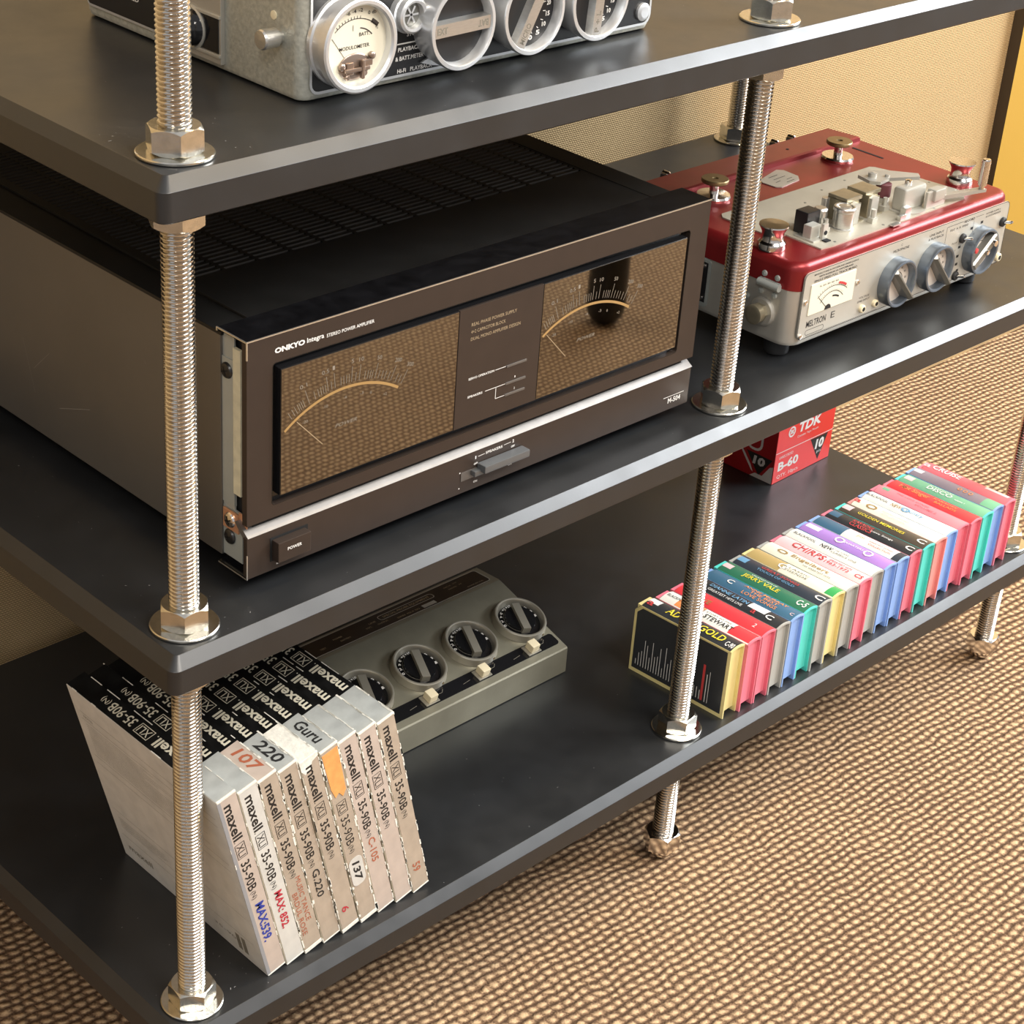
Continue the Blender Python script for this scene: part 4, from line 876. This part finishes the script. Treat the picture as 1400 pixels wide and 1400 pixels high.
# tray, cover, blocks on the spine (y from the front 0..112, x 0..20, colour), texts (text, y0, x0, length, height, colour)
cas = [
 ('yellow', 'black', [(92, 106, 3, 12, 'whitep')], [('ADULT GOLD', 15, 5, 66, 10, 'yellowp'), ('C-90', 2.5, 3, 9, 7, 'whitep'), ('a', 96, 4.5, 7, 6, 'redp')], 'black cassette case in a yellow tray with bold yellow title, beside the rod'),
 ('pink', 'white', [(0, 26, 1, 19, 'red'), (62, 88, 1, 19, 'orangep')], [('ROD STEWART', 24, 4.5, 50, 6.5, 'blackp'), ('THE STORY SO FAR', 30, 13, 38, 3, 'greyp'), ('BLACKPOOL', 80, 9, 22, 4, 'blackp')], 'white and red cassette case titled ROD STEWART in black'),
 ('pink', 'red', [], [('LOVE', 66, 4, 22, 6, 'goldp'), ('2', 14, 5, 3, 6, 'palepink')], 'plain red cassette case in a pink tray next to the ROD STEWART one'),
 ('grey', 'black', [(22, 42, 1, 12, 'whitep')], [('DIANNE LATIN', 44, 10, 44, 5.5, 'bluep'), ('GREATEST HITS LIVE', 46, 4, 40, 3.2, 'whitep'), ('C', 12, 5, 8, 7, 'whitep'), ('a', 30, 3, 5, 5, 'redp')], 'black cassette case with blue letters and a small white picture block'),
 ('blue', 'slate', [], [('ANNE MURRAY', 16, 13.6, 50, 4.4, 'orangep'), ('THE BEST', 24, 8.4, 32, 4, 'orangep'), ('LOVE SONGS', 22, 3, 40, 4.2, 'orangep'), ('C', 76, 7, 7, 7, 'whitep'), ('C', 4, 6, 4, 4, 'palepink')], 'blue-grey cassette case titled LOVE SONGS in orange letters'),
 ('teal', 'green', [(94, 108, 6, 14, 'palepink')], [('JERRY VALE', 38, 5, 42, 7.5, 'yellowp'), ('GREATEST HITS OF', 44, 14, 30, 2.6, 'whitep'), ('C-5', 5, 5, 11, 9, 'whitep')], 'dark green cassette case titled JERRY VALE in yellow, in a teal tray'),
 ('grey', 'navy', [(94, 106, 5, 14, 'bluep')], [('GREAT SONGS', 34, 11, 44, 4.4, 'redp'), ('TOUCH OF GOLD', 36, 6, 44, 3.2, 'bluep'), ('C', 3, 6, 10, 8, 'whitep')], 'dark navy cassette case with small red and blue title'),
 ('yellow', 'cream', [(66, 111, 1, 20, 'gold'), (0, 12, 1, 19, 'greenp')], [('CLASSIC', 36, 11, 30, 3, 'greyp'), ('LEGENDS', 36, 6, 30, 3, 'greyp'), ('O', 60, 5, 11, 10, 'whitep')], 'gold and cream cassette case with a green front corner, in a yellow tray'),
 ('grey', 'cream', [], [('Engelbert', 30, 8, 44, 7, 'goldp'), ('HIS GREATEST HITS', 24, 4.5, 32, 2, 'greyp'), ('O', 78, 7, 12, 7, 'goldp')], 'cream cassette case titled Engelbert in tan script'),
 ('pink', 'palepink', [], [('CHIRPS', 50, 6, 38, 10, 'redp'), ('GREATEST HITS', 20, 12.2, 26, 3.4, 'redp'), ('1963-1972', 20, 6, 28, 4.4, 'redp'), ('CS', 4, 6, 9, 6, 'redp')], 'pale pink cassette case with bold red title block and 1963-1972'),
 ('grey', 'white', [], [('BLACKPOOL', 74, 8, 26, 4, 'blackp'), ('NEW', 54, 7, 14, 6, 'blackp'), ('THE CARE', 36, 11, 18, 3, 'greyp'), ('CLASSICS ONE', 24, 6, 30, 3, 'greyp')], 'white cassette case marked NEW, between the pale pink one and the purple one'),
 ('blue', 'purple', [(86, 102, 5, 13, 'whitep')], [('QUARTERS', 34, 9, 24, 4, 'whitep'), ('O', 56, 5, 11, 11, 'whitep'), ('O', 22, 5, 11, 11, 'whitep')], 'purple cassette case with white circles in its title'),
 ('blue', 'white', [(70, 111, 1, 20, 'slate'), (0, 10, 1, 20, 'navy')], [('Jim', 48, 9, 9, 5, 'orangep'), ('GREATEST SONGS', 14, 10, 28, 2.6, 'redp'), ('COLLECTION', 14, 5, 26, 2.6, 'redp')], 'white and steel blue cassette case with a dark front corner'),
 ('pink', 'black', [(92, 108, 4, 15, 'slate')], [('KARAOKE', 54, 11, 24, 6, 'redp'), ('CLASSICS', 52, 4, 26, 6, 'redp'), ('Love Songs', 28, 7, 26, 4, 'whitep'), ('C', 4, 6, 9, 8, 'whitep')], 'black cassette case with bold red two-line title'),
 ('teal', 'brown', [(94, 108, 5, 15, 'palepink')], [('GOLDEN MEMORIES', 30, 7, 56, 4.6, 'yellowp'), ('C', 5, 6, 10, 8, 'whitep')], 'dark brown cassette case with a thin yellow title, in a teal tray'),
 ('salmon', 'cream', [], [('O', 78, 5, 13, 9, 'goldp'), ('SCANDINAVIAN', 40, 10, 32, 3, 'palepink'), ('COLLECTION', 42, 5, 28, 3, 'palepink'), ('a', 98, 7, 8, 6, 'redp')], 'cream cassette case in a salmon tray with an oval gold emblem'),
 ('blue', 'white', [], [('BLACKPOOL', 78, 8, 26, 4, 'blackp'), ('NEW', 62, 7, 12, 6, 'goldp'), ('Country', 36, 7, 26, 7, 'bluep'), ('O', 52, 6, 10, 9, 'bluep')], 'white cassette case with blue lettering, in a blue tray beside the rose one'),
 ('pink', 'rose', [(92, 100, 6, 12, 'mint')], [('THE LOVE SONGS', 44, 11, 40, 3.6, 'coral'), ('VOLUME 2', 32, 6, 26, 3, 'coral')], 'rose pink cassette case between the white one and the bright red one'),
 ('pink', 'red', [], [('Hot Singer', 58, 5, 36, 9, 'orangep'), ('KARAOKE', 26, 11, 28, 3.6, 'orangep'), ('BALLADS', 24, 5.5, 26, 3.6, 'orangep'), ('e', 86, 8, 5, 5, 'blackp')], 'bright red cassette case with orange script title near the far end'),
 ('teal', 'mint', [(92, 102, 5, 14, 'palepink')], [('DISCO', 44, 6, 30, 7, 'whitep'), ('COLLECTION', 46, 14, 28, 2.6, 'whitep'), ('volume 1', 28, 6, 12, 3, 'whitep')], 'mint green cassette case in a teal tray'),
 ('blue', 'mauve', [(94, 104, 6, 13, 'whitep'), (0, 18, 1, 20, 'mint')], [('O O O', 32, 7, 18, 6, 'orangep')], 'mauve-grey cassette case with a green front corner, second from the far end'),
 ('pink', 'coral', [(6, 34, 1, 8, 'palepink')], [('CRUISE', 62, 7, 34, 9, 'whitep'), ('a', 98, 6, 8, 6, 'palepink')], 'coral cassette case in a pink tray, last of the row at the far rod'),
]
GW = 20.75; L0 = 111.0; H0 = 75.0
def arc_z(x, r_=0.0): 
    t = (x-GW/2)/(GW/2); return H0 - 2.0*t*t + r_
def case_mesh():
    """tray: two side plates, arched spine, recessed block between them"""
    mb = MB(); w_ = 1.7; n = 8; g = 0.12
    for x0_, x1_ in ((g, w_), (GW-w_, GW-g)):
        pts = [(0, 0), (L0, 0), (L0, H0-10), (L0-7, H0-3.4), (0, H0-3.4)]
        mb.loft([[(x0_, y, z) for y, z in pts], [(x1_, y, z) for y, z in pts]], True, True)
    top = []; 
    xs_ = [g + (GW-2*g)*k/n for k in range(n+1)]
    for y_ in (0, L0-7):
        top.append([(x, y_, arc_z(x)) for x in xs_] + [(x, y_, arc_z(x)-1.8) for x in reversed(xs_)])
    mb.loft(top, True, True)
    mb.loft([[(x, L0-7, arc_z(x)) for x in xs_] + [(x, L0-7, arc_z(x)-2) for x in reversed(xs_)], [(x, L0, arc_z(x)-7) for x in xs_] + [(x, L0, arc_z(x)-9) for x in reversed(xs_)]], True, True)
    mb.box(w_, GW-w_, 3.2, L0-1.5, 4.5, H0-2.6)
    return mb
proto = {}
cx0 = 577.5
for i, (tray, cov, blocks, texts, lab) in enumerate(cas):
    o = bpy.data.objects.new('cassette_case', None); C.objects.link(o); o.empty_display_size = 0.01
    ang = math.radians(3.5 if i < 3 else 2.0 + random.uniform(-0.8, 0.8)) if i < 3 else math.radians(1.6 + random.uniform(-0.5, 0.5))
    o.location = ((cx0 + i*20.95)*S, (-19.5 + random.uniform(-1.2, 1.2) + (0.6 if i == 0 else 0))*S, (Z1+0.1)*S); o.rotation_euler = (0, 0, ang if i else math.radians(3.0))
    if i < 3: o.rotation_euler = (0, 0, math.radians((3.2, 2.9, 2.5)[i]))
    else: o.rotation_euler = (0, 0, math.radians(2.2 + 0.25*math.sin(i*2.1)))
    o['label'] = lab; o['category'] = 'cassette case'; o['group'] = 'cassette cases in a row on the bottom shelf'; ORG[o] = Vector((0,0,0))
    if 'tray' not in proto:
        t_ = case_mesh().build('tray', TR[tray], o, smooth=25); proto['tray'] = t_.data
    else:
        me = proto['tray'].copy(); me.materials[0] = TR[tray]
        t_ = bpy.data.objects.new('tray', me); C.objects.link(t_); t_.parent = o
    ORG[t_] = Vector((0,0,0))
    # printed cover over the spine and both sides
    mb = MB(); xs_ = [0.35 + (GW-0.7)*k/8 for k in range(9)]
    mb.loft([[(x, y_, arc_z(x, 0.12)) for x in xs_] for y_ in (1.6, L0-7)], False, False, closed=False)
    mb.loft([[(x, L0-7, arc_z(x, 0.12)) for x in xs_], [(x, L0-0.8, arc_z(x, -6.2)) for x in xs_]], False, False, closed=False)
    if i in (0, 21): 
        mb.add([(0.0, 3.5, 4), (0.0, L0-3, 4), (0.0, L0-3, H0-10), (0.0, L0-9, H0-4), (0.0, 3.5, H0-4)], [(0, 4, 3, 2, 1)])
        mb.add([(GW, 3.5, 4), (GW, L0-3, 4), (GW, L0-3, H0-4), (GW, 3.5, H0-4)], [(0, 1, 2, 3)])
    cvr = mb.build('printed_cover', CV[cov], o, smooth=60)
    def on_spine(mb_, v, y_, lift):  # v across (0..GW), y along
        return (v, y_, arc_z(v, lift))
    for (a_, b_, c_, d_, col) in blocks:
        mb = MB(); xs2 = [max(c_, 0.4) + (min(d_, GW-0.4)-max(c_, 0.4))*k/6 for k in range(7)]
        b2 = min(b_, L0-7.2)
        mb.loft([[(GW-x, y_, arc_z(x, 0.2)) for x in xs2] for y_ in (max(a_, 1.7), b2)], False, False, closed=False)
        mb.build('colour_block', CV[col], cvr, smooth=60)
    cols_ = {}
    for (s_, y0_, x0_, ln, ht, col) in texts:
        mb_ = cols_.setdefault(col, MB())
        vs, fs = text_raw(s_, 0.014 if ht > 5 else 0.004, 0.0)
        # reads towards the front: text direction -y, up = +x
        pts = []
        for a, b in vs:
            x = x0_ + b*ht; y_ = y0_ + ln - a*ln
            pts.append((x, y_, arc_z(x, 0.55)))
        mb_.add(pts, fs)
    for col, mb_ in cols_.items(): mb_.build('lettering', CV[col], cvr, smooth=0)
    if i == 0:
        TLf = frame_T((-0.08, 0, 0), (0, -1, 0), (0, 0, 1)); mb = MB()
        hts = [6, 14, 17, 30, 26, 14, 32, 18, 20, 30, 10, 34, 18, 24]
        for k, h_ in enumerate(hts): line(mb, TLf, (-104+k*3.1, 9), (-104+k*3.1, 9+h_), 0.6)
        for k, h_ in enumerate((10, 22, 28, 12, 12, 10)): line(mb, TLf, (-45+k*3.3, 8), (-45+k*3.3, 8+h_), 0.7)
        line(mb, TLf, (-22, 8), (-22, 38), 0.8); line(mb, TLf, (-19, 8), (-19, 42), 0.5)
        mb.build('song_list', M['white'], cvr, smooth=0)
        mb = MB(); line(mb, TLf, (-26, 8), (-26, 47), 2.6); mb.build('red_title', M['red'], cvr, smooth=0)

# ---------------------------------------------------------------- red ten-pack of cassettes
tp = thing('cassette_carton', 'red ten-pack cassette carton standing behind the row of cassette cases', 'carton', (967, 240.5, Z1), None, math.radians(2))
W_, D_, H_ = 109, 71, 166
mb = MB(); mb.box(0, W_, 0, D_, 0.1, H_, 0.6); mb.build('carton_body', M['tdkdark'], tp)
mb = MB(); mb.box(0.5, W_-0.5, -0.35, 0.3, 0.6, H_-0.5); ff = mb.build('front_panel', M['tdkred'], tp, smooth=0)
T = frame_T((0, -0.5, 0), (1, 0, 0), (0, 0, 1))
mb = MB()
put_text(mb, 'TDK', T, 39, 53.5, 43, 12.5, 0.04, 0.15)
ring_flat(mb, T, 26, 59, 4.6, 6.6, n=24); ring_flat(mb, T, 26, 59, 1.6, 2.6, n=16); line(mb, T, (20.5, 55.5), (31.5, 62.5), 1.2); line(mb, T, (21, 63), (31, 55), 1.2)
put_text(mb, 'Cassette Tape Mount', T, 38, 46.5, 40, 3.6, 0.0)
line(mb, T, (0.6, 38.4), (108.4, 36.4), 0.8)
put_text(mb, 'B-60', T, 8, 14.0, 38, 11.8, 0.035); put_text(mb, 'UNRECORDED', T, 8, 29.5, 26, 3.4); put_text(mb, 'QTY. 10pcs.', T, 8, 3.6, 41, 5.6, 0.0)
put_text(mb, 'TDK', T, 30, 110, 50, 20, 0.04, 0.15)
mb.build('lettering', M['white'], ff, smooth=0)
mb = MB(); mb.add([(66.5, 35.8, 0.05), (86, 4.5, 0.05), (100, 35.2, 0.05)], [(0, 1, 2)], T); tri = mb.build('black_triangle', M['black'], ff, smooth=0)
mb = MB(); put_text(mb, '10', T, 77, 19.5, 16.5, 13, 0.05, 0.1, 0.15); put_text(mb, 'pcs', T, 82, 13, 8, 3.5, 0.0, 0, 0.15); mb.build('lettering', M['white'], tri, smooth=0)
TL_ = frame_T((-0.15, 0, 0), (0, -1, 0), (0, 0, 1))
mb = MB(); mb.add([(-39, 30, 0), (-19, 4.5, 0), (-2.5, 29.5, 0)], [(0, 1, 2)], TL_); tri = mb.build('black_triangle', M['black'], tp, smooth=0)
mb = MB(); put_text(mb, '10', TL_, -29, 16.5, 17, 11, 0.05, 0.1, 0.1); mb.build('lettering', M['cartonwhite'], tri, smooth=0)
mb = MB(); mb.add([(-31, 0.6, 0), (-0.5, 0.6, 0), (-0.5, 22, 0), (-5, 20, 0), (-14, 6, 0), (-24, 6, 0)], [(0, 1, 2, 3, 4, 5)], TL_)
mb.add([(-64, 40, 0), (-50, 33, 0), (-40, 20, 0), (-30, 8, 0), (-27, 6, 0), (-31, 14, 0), (-41, 26, 0), (-52, 37, 0)], [(0, 1, 2, 3, 4, 5, 6, 7)], TL_)
outline(mb, TL_, -40, -18, 33, 60, 9, 3); mb.build('white_print', M['cartonwhite'], tp, smooth=0)

# ---------------------------------------------------------------- unseen stand-in post, added for the dark reflection in the right meter
mb = MB(); mb.lathe([(0, 0), (14, 2), (22, 8), (28, 18), (30, 32), (30, 1400), (0, 1402)], 36, UP(1391, -880, 0)); po = mb.build('black_stand_in', M['blackstandin'], None, Vector((1391, -880, 0)))
po.location = (1.391, -0.88, 0); po['label'] = 'round-footed black stand-in post, added for its reflection in the right-hand meter glass'; po['category'] = 'post'
